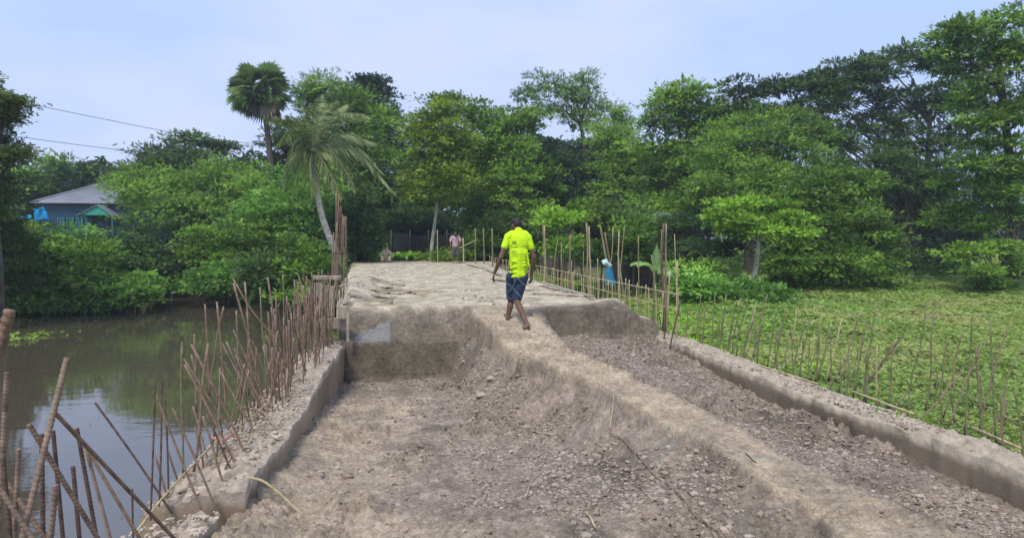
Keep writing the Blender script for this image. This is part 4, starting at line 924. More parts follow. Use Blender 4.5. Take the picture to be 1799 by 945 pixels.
for i in range(20):
    y = 4.7+3.0*rg.random(); x = lin(np.array([y]))[0]-.3-.35*rg.random(); b = np.array([x, y, 1.15]); _sd += 1
    rod('rebar', lab[3], 'steel bar', GB, b+[rg.normal(-.06, .06), rg.normal(0, .04), rg.uniform(.2, .55)], b, .007, [rust, rust_dark][i % 2], None, .006, _sd, seg=6)
def cane(name, label, cat, pts, r, mat, n=30, group=None):
    P = smooth_path(pts, n); m = MB(); base = P[0].copy(); m.tube(P-base, r, 7); o = m.build(name, mat, None, True); o.location = base; return tag(o, label, cat, group)
zz = 1.30
cane('bent_rod', 'rusty rod bent over the wall edge and hanging into the pit', 'steel bar', [at_z(418, 714, 1.33), at_y(440, 718, 6.6), at_y(466, 728, 6.35), at_y(487, 762, 6.1), at_y(496, 825, 5.95)], [.012, .012, .009], rust_grey)
cane('bent_rod', 'pale bent stick arching from the wall break down to the pit floor', 'stick', [at_y(430, 838, 4.75), at_y(462, 845, 4.75), at_y(497, 872, 4.7), at_y(528, 902, 4.65)], [.010, .010, .007], rod_tan)
cane('cane', 'long thin cane lying along the rubble through the leaning bars', 'cane', [at_y(238, 935, 4.05), at_y(300, 858, 4.6), at_y(388, 768, 5.6), at_y(455, 722, 6.7), at_y(522, 655, 8.3)], .008, rod_tan)
cane('tie_wire', 'coral-red twisted strip caught between the bars on the rubble', 'strip', [at_z(372, 768, 1.33), at_z(392, 772, 1.35), at_z(410, 762, 1.34)], .012, noisy('faded_red', (.5, .16, .13), (.62, .28, .22), 9))

# right-hand rods
GR = 'thin rods standing out of the wall beside the field'
def rr_(u): return 1200+u[0]/2.362, 450+u[1]/2.362
RO = [((75,160),(50,325)),((135,150),(112,385)),((178,160),(150,380)),((205,230),(188,392)),((90,220),(80,372)),((160,225),(150,405)),((240,170),(205,390)),((270,170),(222,395)),((305,190),(255,400)),((350,160),(290,400)),
 ((318,230),(308,440)),((390,210),(350,440)),((425,225),(380,430)),((470,220),(425,440)),((400,290),(390,452)),((500,330),(485,500)),((512,250),(450,470)),((565,285),(550,495)),((660,255),(590,505)),((735,235),(645,540)),
 ((755,260),(705,560)),((800,190),(752,590)),((765,380),(756,605)),((805,370),(802,595)),((868,355),(855,605)),((1010,185),(930,640)),((1043,215),(1005,612)),((1100,335),(1062,575)),((1158,310),(1080,640)),((1200,250),(1168,725)),
 ((1255,345),(1100,680)),((1275,270),(1300,745)),((1350,285),(1225,700)),((1415,370),(1262,730)),((1215,370),(1245,725)),((1230,480),(1245,742)),((1320,570),(1326,812)),((1375,545),(1415,862)),((1345,595),(1305,750)),((1075,600),(1072,665)),((1165,475),(980,650)),((1055,470),(1048,590)),((1180,640),(1172,740)),((1110,560),(1128,660)), ((20,210),(14,330)),((610,300),(560,480)),((950,540),(870,610))]
special = {29: 'tall pale-tipped rod leaning right, near the brown dry patch of the field', 21: 'tall rod whose tip reaches the shade of the trees, middle of the field row', 25: 'very tall olive rod, left one of the tall pair in the field row', 26: 'very tall rod, right one of the tall pair in the field row',
 31: 'tall rod leaning slightly left near the right edge of the picture', 32: 'long rod leaning far right with its tip at the right edge', 33: 'long rod leaning right, cut by the right edge of the picture', 40: 'pale rod lying low at forty-five degrees from the wall top', 30: 'pale rod crossing the tall rods at a steep slant', 37: 'last rod at the right edge, leaning left', 36: 'short dark rod standing on the wall near the right edge',
 10: 'pale upright rod standing alone in the first third of the field row', 15: 'upright rod in the middle of the open crop, pale at its foot', 22: 'rod at the foot of the thick dark slanting stake', 19: 'long rod leaning right, left of the slanting stake', 28: 'long brown rod leaning right between the tall pair and the pale-tipped rod'}
for i, (t, b) in enumerate(RO):
    tp, bt = rr_(t), rr_(b); g = at_z(bt[0], bt[1], 1.22); top = at_y(tp[0], tp[1], g[1]); ln = 'right' if (tp[0]-bt[0]) > 6 else 'upright'
    lb = special.get(i) or ({'right': 'thin greenish rod leaning right in the row between the wall and the field', 'upright': 'thin greenish rod standing upright in the row between the wall and the field'}[ln])
    _sd += 1; rod('rod', lb, 'rod', GR, top, g-[0, 0, .08], (.0095 if i < 24 else .0080), [rod_green, rod_green, rod_green, rod_tan, rust_grey][i % 5] if i < 25 else [rust, rod_green, rust_grey, rod_green][i % 4], None, .012, _sd, seg=6)
g = at_z(*rr_((765, 525)), 1.2); rod('stake', 'thick dark stake slanting to the right above the field row', 'stake', None, at_y(*rr_((905, 335)), g[1]+.1), g, .015, rust_dark, None, .004, 991)
rg = np.random.default_rng(31)
for i in range(28):
    y = 6.5+4.6*rg.random(); b = np.array([rin(np.array([y]))[0]+.55+.15*rg.random(), y, 1.15]); k = i % 2; _sd += 1
    rod('rod', 'thin greenish rod leaning right in the row between the wall and the field' if k else 'thin greenish rod standing upright in the row between the wall and the field', 'rod', GR, b+[rg.uniform(.12, .3) if k else 0, rg.normal(0, .05), rg.uniform(.45, .85)], b, .007, rod_green, None, .01, _sd, seg=6)
pts = [at_y(*rr_(p), y) for p, y in [((455, 192), 12.2), ((480, 183), 12), ((530, 188), 11.6), ((640, 215), 10.6), ((720, 250), 9.9), ((860, 360), 8.4), ((1070, 510), 7.0), ((1250, 620), 6.2), ((1400, 700), 5.5)]]
cane('bent_rod', 'very long thin rod bowing over the whole field row with a curled tip', 'rod', pts, [.009, .008, .007], rod_green, 60)
for t, b, lb in (((262, 435), (560, 530), 'pale cane lying on the outer edge of the right wall, farther piece'), ((700, 560), (960, 655), 'pale cane lying on the outer edge of the right wall, nearer piece'), ((1200, 710), (1410, 800), 'pale cane on the right wall near the right edge')):
    cane('cane', lb, 'cane', [at_z(*rr_(t), 1.28), at_z(*[(p+q)/2 for p, q in zip(rr_(t), rr_(b))], 1.30), at_z(*rr_(b), 1.27)], .013, rod_tan)

# bar cage fence beside the fill
yf = []
y = 10.9
while y < 37: yf.append(y); y += .22+.012*(y-10)
GC = 'tan bars of the low cage fence along the fill'
rg = np.random.default_rng(41)
for i, y in enumerate(yf):
    b = np.array([4.38+rg.normal(0, .02)-.012*max(0, y-24), y, 1.42]); _sd += 1
    rod('fence_bar', 'tan vertical bar of the low cage fence along the right border of the fill', 'steel bar', GC, b+[rg.normal(0, .03), rg.normal(0, .05), .74+rg.normal(0, .05)], b, .011+.0003*(y-10), rod_tan if i % 3 else rod_green, None, .01, _sd, seg=5)
for k, (z, lb) in enumerate(((2.13, 'top rail bar tying the tan cage fence bars'), (1.86, 'middle rail bar tying the tan cage fence bars'))):
    cane('rail_bar', lb, 'steel bar', [np.array([4.40-.012*max(0, y-24), y, z+.02*math.sin(y*1.7+k)]) for y in (10.4, 14, 18, 22, 27, 32, 37)], .012, rod_tan, 40)
zz6 = lambda u: (900+u[0]/3.15, 350+u[1]/3.15)
PO = [((170,140),(187,372),22,'pole',.03,'bamboo pole behind the cage fence right of the walking man, first of a pair'),((178,145),(192,372),22.3,'pole',.025,'bamboo pole behind the cage fence right of the walking man, second of a pair'),
 ((272,240),(276,385),20,'pole',.028,'short bamboo pole behind the fence between two taller pairs'),((322,195),(308,392),19.5,'pole',.032,'bamboo pole under the bright sapling, upright'),((410,130),(428,400),18,'pole',.035,'tall bamboo pole in the middle of the fence, left of a pair'),((424,150),(438,402),18,'pole',.028,'tall bamboo pole in the middle of the fence, right of a pair'),
 ((487,150),(570,425),17,'pole',.035,'bamboo pole leaning left beside the blue cloth, thicker'),((512,185),(580,430),17.2,'pole',.028,'bamboo pole leaning left beside the blue cloth, thinner'),((583,293),(632,415),16,'pole',.028,'short brown pole leaning left just right of the blue cloth'),
 ((838,132),(832,592),11.6,'pole',.030,'tallest dark pole of the cluster before the banana plants'),((852,135),(846,592),11.7,'pole',.022,'second dark pole of the tall cluster before the banana plants'),((872,395),(852,600),11.2,'pole',.022,'light lower pole of the cluster before the banana plants'),
 ((912,340),(910,612),11,'pole',.020,'pale upright pole right of the tall dark cluster'),((785,400),(776,580),11.9,'pole',.018,'pale short pole left of the tall dark cluster'),((852,590),(842,650),10.9,'pole',.016,'short dark stub on the wall under the tall cluster'),((930,560),(872,725),10.3,'pole',.016,'dark stick leaning right on the wall top near the fill corner')]
for i, (t, b, y, nm, r, lb) in enumerate(PO):
    tp, bt = zz6(t), zz6(b); B0 = at_y(*bt, y); B0[2] = min(B0[2], 1.5); _sd += 1
    rod(nm, lb, 'pole', 'poles standing along the right border of the fill', at_y(*tp, y), B0-[0, 0, .3], r*.8, [bamboo, rod_tan, bamboo, rust][i % 4] if i < 9 else [rust_dark, bamboo, rod_tan, rod_tan, rod_green, rust_dark, rust_dark][i-9], None, .006, _sd, seg=7)
z5 = lambda u: (600+u[0]/3.15, 350+u[1]/3.15)
PL = [((740,160),(741,312),33,.035,'first of three straight posts left of the walking man'),((785,160),(790,314),33,.035,'middle of three straight posts left of the walking man'),((833,160),(836,322),32,.038,'last of three straight posts, nearest the walking man'),
      ((530,170),(533,345),36,.030,'thin post left of the worker in mauve'),((672,215),(677,345),33.5,.040,'pale post right beside the worker in mauve'),((750,225),(590,300),35,.030,'pole slanting behind the worker in mauve')]
for i, (t, b, y, r, lb) in enumerate(PL):
    tp, bt = z5(t), z5(b); _sd += 1; B0 = at_y(*bt, y)
    if i != 5: B0[2] = 1.80
    rod('post', lb, 'post', 'posts at the far end of the fill', at_y(*tp, y), B0, r, rod_tan if i > 2 else bamboo, None, .004, _sd, seg=7)
rg = np.random.default_rng(51)
for i in range(14):
    x = at_y(500+i*0, 420, 20)[0]; px = rg.uniform(940, 1200); y = rg.uniform(14, 24); tp = at_y(px, rg.uniform(395, 460), y); b = np.array([tp[0]+rg.normal(0, .15), y, .9]); _sd += 1
    if b[0] < 4.5: b[0] = tp[0] = 4.6+rg.random()*.5
    rod('pole', 'thin weathered stick standing in the weeds behind the cage fence', 'pole', 'thin sticks in the weeds behind the fence', tp, b, .014, bamboo if i % 2 else rod_tan, None, .01, _sd, seg=5)

# ------------------------------------------------------------------ formwork and column bars at the left border of the fill
z2 = lambda u: (380+u[0]/2.953, 330+u[1]/2.953)
cb = [((622,30),(610,425),12.6),((634,62),(622,430),12.9),((648,92),(640,380),14.2),((655,138),(648,360),14.6),((668,148),(660,340),15),((676,146),(676,335),15.3),((628,180),(600,505),12.0),((610,235),(596,500),11.9),((640,100),(630,400),13.5),((662,150),(655,350),14.0),((628,238),(607,505),12.1)]
for i, (t, b, y) in enumerate(cb):
    _sd += 1; B0 = at_y(*z2(b), y); B0[2] = min(B0[2], 1.8)
    rod('column_bar', ['tallest rusty column bar at the left border of the fill', 'tall rusty column bar tied in the bundle at the left border of the fill'][i > 0], 'steel bar', 'rusty column bars bundled at the left border of the fill', at_y(*z2(t), y), B0, .0115, [rust, rust, rust_dark][i % 3], None, .004, _sd, seg=7)
for k, (p, q) in enumerate((((590, 237), (632, 237)), ((600, 338), (660, 338)))):
    cane('binding_bar', ['upper cross bar tied round the column bars', 'lower cross bar tied round the column bars'][k], 'steel bar', [at_y(*z2(p), 12.1), at_y(*z2(q), 12.3)], .014, rust_dark, 4)
def board(name, label, px0, py0, px1, py1, y, th, mat, group=None, tilt=0.0):
    a, b_, c_, d_ = at_y(px0, py1, y), at_y(px1, py1, y), at_y(px1+tilt, py0, y), at_y(px0+tilt, py0, y)
    t = a.copy(); m = MB(); P = np.array([a, b_, c_, d_]); m.slab(P-t, -th)
    o = m.build(name, mat, None); o.location = t
    bv = o.modifiers.new('b', 'BEVEL'); bv.width = .006; bv.segments = 2
    return tag(o, label, 'board', group)
GF = 'grey formwork boards at the corner of the fill'
board('formwork_board', 'left of the two upright grey formwork boards at the corner of the fill', 552, 497, 568, 556, 11.45, .035, form_board, GF)
board('formwork_board', 'right of the two upright grey formwork boards at the corner of the fill', 571, 502, 588, 556, 11.35, .035, form_board, GF)
board('formwork_beam', 'horizontal grey formwork beam under the two upright boards', 543, 558, 611, 576, 11.3, .10, form_board, GF)
board('formwork_board', 'short pale board ending at the corner post of the pit', 594, 538, 613, 560, 11.15, .05, form_board, GF)
board('corner_post', 'pale wooden corner post where the pit wall meets the fill', 609, 536, 614, 600, 11.1, .05, plank, GF)
board('formwork_board', 'thin grey strip board lying behind the upright boards', 555, 484, 600, 490, 12.0, .3, form_board, GF)
# cement sheet on the left cut face
m = MB()
# loose planks on the fill
def lay(name, label, p0, p1, wd, th, mat, lift=.03, group=None, tilt=0.0, z=1.9):
    a = at_z(*p0, z); b_ = at_z(*p1, z); za, zb = float(H(a[0], a[1], False)), float(H(b_[0], b_[1], False)); a[2] = za+lift; b_[2] = zb+lift
    d = b_-a; L = np.linalg.norm(d); o_c = (a+b_)/2; s = nrm(np.cross([0, 0, 1.], d)); u = nrm(np.cross(d, s)); s = nrm(s+u*tilt)
    rg = np.random.default_rng(int(p0[0]*7+p0[1])); m = MB(); n = 7; V = []
    for k in range(n):
        f = k/(n-1); wv = .5*wd*(1+rg.uniform(-.06, .06)); cc = d*(f-.5)+u*(.012*math.sin(f*5+p0[0]))
        V += [cc-s*wv-u*th/2, cc+s*wv-u*th/2, cc+s*wv+u*th/2, cc-s*wv+u*th/2]
    m.add(V, [tuple(f_) for f_ in grid_faces(n, 4, True)]+[(3, 2, 1, 0), tuple(range(4*n-4, 4*n))])
    o = m.build(name, mat, None); o.location = o_c; bv = o.modifiers.new('b', 'BEVEL'); bv.width = .004
    return tag(o, label, 'plank', group)
GPk = 'planks and boards lying on the fill'
lay('plank', 'wide pale board lying towards the camera near the left border of the fill', (636, 501), (652, 517), .24, .03, plank, .03, GPk)
lay('plank', 'long plank lying across the left half of the fill', (664, 515), (752, 513), .14, .04, plank, .05, GPk)
lay('plank', 'dark thin plank behind the long plank', (655, 500), (710, 502), .12, .03, form_board, .03, GPk)
lay('plank', 'pale short board under the end of the long plank', (655, 524), (690, 522), .20, .03, plank, .03, GPk)
lay('plank', 'narrow dark batten nearest the pit on the left', (612, 527), (690, 529), .06, .04, form_board, .04, GPk)
lay('plank', 'small square board beside the wide pale board', (672, 508), (686, 507), .22, .03, plank, .035, GPk)
lay('plank', 'thin stick crossing the planks on the left', (700, 508), (745, 519), .04, .03, rod_tan, .06, GPk)
lay('plank', 'upper dark plank of the pile right of the walking man', (922, 508), (1000, 503), .2, .035, form_board, .04, GPk)
lay('plank', 'lower pale plank of the pile right of the walking man', (940, 513), (1030, 519), .2, .035, plank, .04, GPk)
lay('plank', 'plank pointing at the fence in the pile right of the walking man', (950, 500), (1040, 521), .12, .03, form_board, .09, GPk)
lay('plank', 'plank lying behind the walking man at knee height', (866, 490), (905, 495), .2, .04, plank, .04, GPk)
lay('plank', 'far plank near the posts on the right border of the fill', (822, 466), (848, 472), .2, .04, plank, .05, GPk)
lay('plank', 'dark plank right behind the far one near the posts', (838, 468), (880, 484), .14, .03, form_board, .05, GPk)
lay('plank', 'short pale board at the feet of the worker in mauve', (797, 462), (816, 460), .4, .05, plank, .06, GPk, z=1.92)
rg = np.random.default_rng(61)
for i in range(11):
    px, py = rg.uniform(1010, 1082), 0; py = np.interp(px, [1010, 1120], [512, 531])+rg.uniform(-6, 3); a = rg.uniform(-.6, .6)
    lay('offcut', 'small pale wood offcut among the scraps near the right corner of the fill', (px, py), (px+16*math.cos(a), py+7*math.sin(a)), .07, .025, plank if i % 2 else form_board, .05, 'wood offcuts at the right corner of the fill')
# sticks lying in the pit
def pit_stick(label, p0, p1, r, mat, z):
    a = at_z(*p0, z); b_ = at_z(*p1, z); pts = []
    for f in np.linspace(0, 1, 7):
        q = a*(1-f)+b_*f; q[2] = max(float(H(q[0], q[1])), float(H(q[0], q[1], False)))+r+.028; pts.append(q)
    return cane('stick', label, 'stick', pts, r, mat, 20)
pit_stick('long thin stick lying down the slope in the right half of the pit', (1070, 754), (1282, 942), .0055, rust_grey, 1.18)
pit_stick('short stick pointing up beside the head of the long stick', (1072, 752), (1078, 736), .006, rod_tan, 1.18)
pit_stick('short pale stick near the bottom middle of the picture', (1029, 897), (1046, 934), .008, rod_tan, 1.1)
pit_stick('small pale stick on the rough patch left of the middle', (780, 760), (800, 774), .007, rod_tan, .95)
pit_stick('small curved twig on the right part of the pit floor', (1310, 800), (1328, 816), .006, rust_dark, 1.4)
pit_stick('thin twig lying in the middle of the clods', (925, 880), (932, 855), .004, rod_tan, 1.05)
def stone(label, px, py, z, s, mat, seed):
    p = at_z(px, py, z); p[2] = float(H(p[0], p[1]))+s*.35; rg = np.random.default_rng(seed)
    bmx = bmesh.new(); bmesh.ops.create_icosphere(bmx, subdivisions=3, radius=1)
    for v in bmx.verts:
        q = np.array(v.co); k = 1+.35*(fbm(q[0]*1.3+seed, q[1]*1.3+q[2]*1.7, 3, seed)-.5)*2+.12*(fbm(q[0]*5+seed, q[2]*5+q[1]*3, 2, seed)-.5)
        v.co = Vector(q*k*s*np.array([1.25, .9, .7]))
    me = bpy.data.meshes.new('stone'); bmx.to_mesh(me); bmx.free(); me.materials.append(mat); o = bpy.data.objects.new('clod', me); o.location = p; put(o); tag(o, label, 'clod')
stone('single grey clod on the smooth left part of the pit floor', 609, 826, 1.06, .045, clod_mat, 1)
stone('dark lump near the head of the long stick', 1073, 797, 1.15, .035, clod_mat, 2)
stone('pale stone at the foot of the right cut face', 1110, 602, 1.4, .06, rubble_mat, 3)
stone('pale stone below the slope in the left pit', 846, 690, .95, .06, rubble_mat, 4)
stone('second pale stone below the slope, by the first', 862, 684, .95, .05, rubble_mat, 5)
stone('brown lump on the edge of the path near the right', 1187, 778, 1.45, .035, clod_mat, 6)
stone('dark lump at the lower middle right of the pit', 1140, 910, 1.1, .04, clod_mat, 7)
m.V = []; 
# grey cement patches (slurry) drying on the pit floor
slurry = noisy('grey_slurry', (.15, .135, .11), (.22, .21, .175), 9, .5, .5, 40)
def patch_obj(label, px, py, z, rx, ry, seed, mat=slurry):
    c = at_z(px, py, z); rg = np.random.default_rng(seed); th = np.linspace(0, 2*math.pi, 40, endpoint=False)
    q = 1+.5*(vnoise(np.cos(th)*2+seed, np.sin(th)*2, seed)-.5)*2+.2*(vnoise(np.cos(th)*6+seed, np.sin(th)*6, seed)-.5); V = []
    for s in (1, .66, .33, .02):
        x = c[0]+rx*s*q*np.cos(th); y = c[1]+ry*s*q*np.sin(th); V.append(np.stack([x, y, H(x, y, False)+.012*(1-s)+.014], -1))
    o = mesh_np('slurry_patch', np.vstack(V), grid_faces(4, 40, True), mat, None, True); tag(o, label, 'cement patch')

# ------------------------------------------------------------------ blue cloth, house, sheds, wires
def cloth_bundle():
    c = at_y(1070, 462, 16.5); t = empty('hanging_cloth', (c[0], c[1], 1.95), 'bright blue cloth hung on the cage fence with a pale grey-green cloth knotted on top', 'cloth')
    nu, nv = 14, 18; V = []
    for i in range(nu):
        for j in range(nv):
            f = i/(nu-1); a = 2*math.pi*j/nv; r = .04+.095*f**.7; r *= 1+.18*math.sin(a*5+f*2)
            V.append([c[0]+r*math.cos(a)+.03*f, c[1]+.5*r*math.sin(a), 2.40-.52*f+.02*math.sin(a*3)*f])
    mesh_np('blue_cloth', V, grid_faces(nu, nv, True), noisy('blue_cloth', (.015, .16, .30), (.03, .23, .38), 6, .8, .2), t)
    V = []
    for i in range(10):
        for j in range(16):
            f = math.pi*i/9; a = 2*math.pi*j/16; r = .105*math.sin(f)*(1+.25*math.sin(a*4+f*3)); V.append([c[0]-.05+r*math.cos(a)*(1.2+.3*math.sin(f*3+a)), c[1]+r*math.sin(a)*.8, 2.42+.07*math.cos(f)-.05*math.cos(a)+.03*math.sin(a*3)])
    mesh_np('pale_cloth', V, grid_faces(10, 16, True), noisy('pale_cloth', (.30, .48, .45), (.45, .6, .55), 8, .85, .2), t)
cloth_bundle()

def tin_mat(name, c1, c2, rustc=(.16, .08, .05), axis=0, sc=9):
    m, t, b = new_mat(name); L = t.links.new; g = N(t, 'ShaderNodeTexCoord'); n = N(t, 'ShaderNodeTexNoise', Scale=.9, Detail=7, Roughness=.7); L(g.outputs['Object'], n.inputs['Vector'])
    r = N(t, 'ShaderNodeValToRGB'); e = r.color_ramp.elements; e[0].position = .3; e[0].color = (*c1, 1); e[1].position = .62; e[1].color = (*c2, 1); x = e.new(.73); x.color = (*rustc, 1)
    L(n.outputs['Fac'], r.inputs[0]); L(r.outputs[0], b.inputs['Base Color']); b.inputs['Roughness'].default_value = .5; b.inputs['Metallic'].default_value = .25
    return m
def corr(name, corners, mat, parent, pitch=.22, amp=.02, th=.012):
    """corrugated sheet: corners lower-left, lower-right, upper-right, upper-left"""
    a, b_, c_, d_ = [np.array(p, float) for p in corners]; wdt = np.linalg.norm(b_-a); n = max(8, int(wdt/pitch*6)); u = np.linspace(0, 1, n)
    nn = nrm(np.cross(b_-a, d_-a)); lo = a+(b_-a)*u[:, None]; hi = d_+(c_-d_)*u[:, None]; wv = nn*(amp*np.cos(u*wdt/pitch*2*math.pi))[:, None]
    V = np.vstack([lo+wv, hi+wv, hi+wv-nn*th, lo+wv-nn*th]); Fq = grid_faces(4, n); Fq = np.vstack([Fq, np.array([[3*n+i, i, i+1, 3*n+i+1][::-1] for i in range(n-1)])])
    return mesh_np(name, V, Fq, mat, parent, False)
def house():
    Yh = 46.0; e0 = at_y(68, 357, Yh); zE = e0[2]; x0 = e0[0]; x1 = x0+8.6; y0 = Yh; y1 = Yh+6.2; zR = at_y(155, 315, Yh+3)[2]; zb = 2.0
    t = empty('tin_roofed_house', (x0, y0, zb), 'blue tin-walled house with a grey hipped corrugated roof above the left bank', 'house')
    roof = tin_mat('grey_tin', (.17, .18, .21), (.25, .26, .30)); blue = tin_mat('blue_tin', (.012, .045, .085), (.02, .07, .12), (.015, .04, .07)); 
    ov = .35; rx0 = x0+3.3; rx1 = x1-3.1; ym = (y0+y1)/2
    corr('roof', [(x0-ov, y0-ov, zE), (x1+ov, y0-ov, zE), (rx1, ym, zR), (rx0, ym, zR)], roof, t)
    corr('roof', [(x1+ov, y1+ov, zE), (x0-ov, y1+ov, zE), (rx0, ym, zR), (rx1, ym, zR)], roof, t)
    corr('roof', [(x0-ov, y1+ov, zE), (x0-ov, y0-ov, zE), (rx0, ym, zR), (rx0, ym+.01, zR)], roof, t)
    corr('roof', [(x1+ov, y0-ov, zE), (x1+ov, y1+ov, zE), (rx1, ym+.01, zR), (rx1, ym, zR)], roof, t)
    m = MB(); m.tube([(rx0-.1, ym, zR+.03), (rx1+.1, ym, zR+.03)], .08, 8); m.tube([(rx0, ym, zR+.02), (x0-ov, y0-ov, zE+.03)], .06, 6); m.tube([(rx1, ym, zR+.02), (x1+ov, y0-ov, zE+.03)], .06, 6); m.build('ridge_cap', roof, t)
    zw = zE-.12
    corr('wall', [(x0, y0, zb+.55), (x1, y0, zb+.55), (x1, y0, zw), (x0, y0, zw)], blue, t, .2, .012)
    corr('wall', [(x1, y0, zb+.55), (x1, y1, zb+.55), (x1, y1, zw), (x1, y0, zw)], blue, t, .2, .012)
    corr('wall', [(x0, y1, zb+.55), (x0, y0, zb+.55), (x0, y0, zw), (x0, y1, zw)], blue, t, .2, .012)
    corr('wall', [(x1, y1, zb+.55), (x0, y1, zb+.55), (x0, y1, zw), (x1, y1, zw)], blue, t, .2, .012)
    m = MB(); m.box(((x0+x1)/2, (y0+y1)/2, zb+.0), (x1-x0+.5, y1-y0+.5, 1.1)); m.build('plinth', noisy('pink_plaster', (.33, .26, .22), (.45, .37, .32), 3), t)
    fr = noisy('teal_paint', (.02, .13, .16), (.04, .19, .22), 5, .6); gl = noisy('curtained_glass', (.10, .17, .17), (.20, .28, .26), 1.2, .25, 0)
    pa, pb = at_y(100, 386, Yh), at_y(166, 412, Yh); wz0, wz1 = max(pb[2], zb+.75), pa[2]+.15
    n = 4; ww = (pb[0]-pa[0])/n
    for k in range(n):
        xa = pa[0]+k*ww+.06; xb = xa+ww-.12; m = MB()
        for (cx, cz, sx_, sz_) in (((xa+xb)/2, wz0+.04, xb-xa, .08), ((xa+xb)/2, wz1-.04, xb-xa, .08), (xa+.04, (wz0+wz1)/2, .08, wz1-wz0-.16), (xb-.04, (wz0+wz1)/2, .08, wz1-wz0-.16), ((xa+xb)/2, (wz0+wz1)/2, .05, wz1-wz0-.16)):
            m.box((cx, y0-.05, cz), (sx_, .09, sz_))
        f = m.build('window', fr, t); g_ = MB(); g_.box(((xa+xb)/2, y0-.025, (wz0+wz1)/2), (xb-xa-.16, .02, wz1-wz0-.16)); q = g_.build('pane', gl, None); q.location = -Vector(t.location); q.parent = f
    # porch gable in green tin
    gt = tin_mat('green_tin', (.03, .30, .24), (.05, .38, .30), (.05, .25, .2)); g0, g1, ga = at_y(138, 378, Yh-1.2), at_y(196, 378, Yh-1.2), at_y(171, 361, Yh-1.2)
    m = MB(); m.slab([g0, g1, ga], .05); m.build('porch_gable', gt, t)
    m = MB(); d = np.array([0, 1.2, .0]); m.slab([g0+[-.1, -.1, -.02], ga+[0, -.1, .06], ga+d+[0, 0, .06], g0+d+[-.1, 0, -.02]], .04); m.slab([ga+[0, -.1, .06], g1+[.1, -.1, -.02], g1+d+[.1, 0, -.02], ga+d+[0, 0, .06]], .04); m.build('porch_roof', roof, t)
    for p in (g0, g1):
        m = MB(); m.tube([p+[0, .1, -.1], np.array([p[0], p[1]+.1, zb])], .06, 8); m.build('porch_post', fr, t)
house()
def tarp(label, pts, Yt, seed):
    P = [at_y(*p, Yt) for p in pts]; n = 12; V = []
    for i in range(n):
        for j in range(n):
            u, v = i/(n-1), j/(n-1); q = (P[0]*(1-u)+P[1]*u)*(1-v)+(P[3]*(1-u)+P[2]*u)*v
            V.append(q+np.array([0, .18*(vnoise(u*4+seed, v*3, seed)-.5)+.05*math.sin(u*12), .05*math.sin(u*9+seed)]))
    V = np.array(V); o = mesh_np('blue_sheet', V, grid_faces(n, n), noisy('blue_tarpaulin', (.01, .20, .48), (.02, .30, .62), 3, .5, .2), None, True)
    so_ = o.modifiers.new('s', 'SOLIDIFY'); so_.thickness = .01
    return tag(o, label, 'plastic sheet', 'blue sheets hung beside the house')
tarp('bright blue plastic sheet hung low at the left end of the house', [(26, 392), (58, 388), (56, 378), (28, 380)], 40, 1)
tarp('darker blue sheet hung right below the roof corner of the house', [(58, 390), (86, 384), (80, 364), (60, 368)], 42, 2)
def cable(label, pts, r):
    cane('power_cable', label, 'cable', pts, r, noisy('black_cable', (.03, .03, .035), (.05, .05, .055), 5, .6, 0), 50, 'cables across the sky at the left')
cable('upper power cable sagging from the left tree towards the palms', [at_y(-60, 166, 26), at_y(60, 185, 28), at_y(180, 209, 31), at_y(320, 236, 36), at_y(440, 252, 42), at_y(560, 262, 50)], .011)
cable('lower power cable sagging from the left tree towards the dark flat-topped tree', [at_y(-60, 226, 26), at_y(30, 240, 28), at_y(140, 255, 31), at_y(250, 268, 36), at_y(330, 276, 48)], .011)
def sheet_fence():
    Yf = 44.0; a, b_ = at_y(655, 455, Yf), at_y(880, 455, Yf); z1 = at_y(700, 412, Yf)[2]
    t = empty('sheet_fence', (a[0], Yf, 1.6), 'dull grey tin sheet fence in the shade behind the far end of the fill', 'fence')
    g = tin_mat('dull_tin', (.022, .030, .034), (.036, .044, .048), (.025, .022, .02)); n = 7; w_ = (b_[0]-a[0])/n
    for k in range(n):
        corr('fence_panel', [(a[0]+k*w_+.02, Yf+.03*(k % 2), 1.5), (a[0]+(k+1)*w_-.02, Yf+.03*(k % 2), 1.5), (a[0]+(k+1)*w_-.02, Yf+.03*(k % 2), z1+.1*math.sin(k*2)), (a[0]+k*w_+.02, Yf+.03*(k % 2), z1+.1*math.sin(k*2))], g, t, .15, .012)
        m = MB(); m.tube([(a[0]+k*w_, Yf-.1, 1.4), (a[0]+k*w_, Yf-.1, z1+.3)], .05, 6); m.build('fence_post', bark, t, True)
sheet_fence()
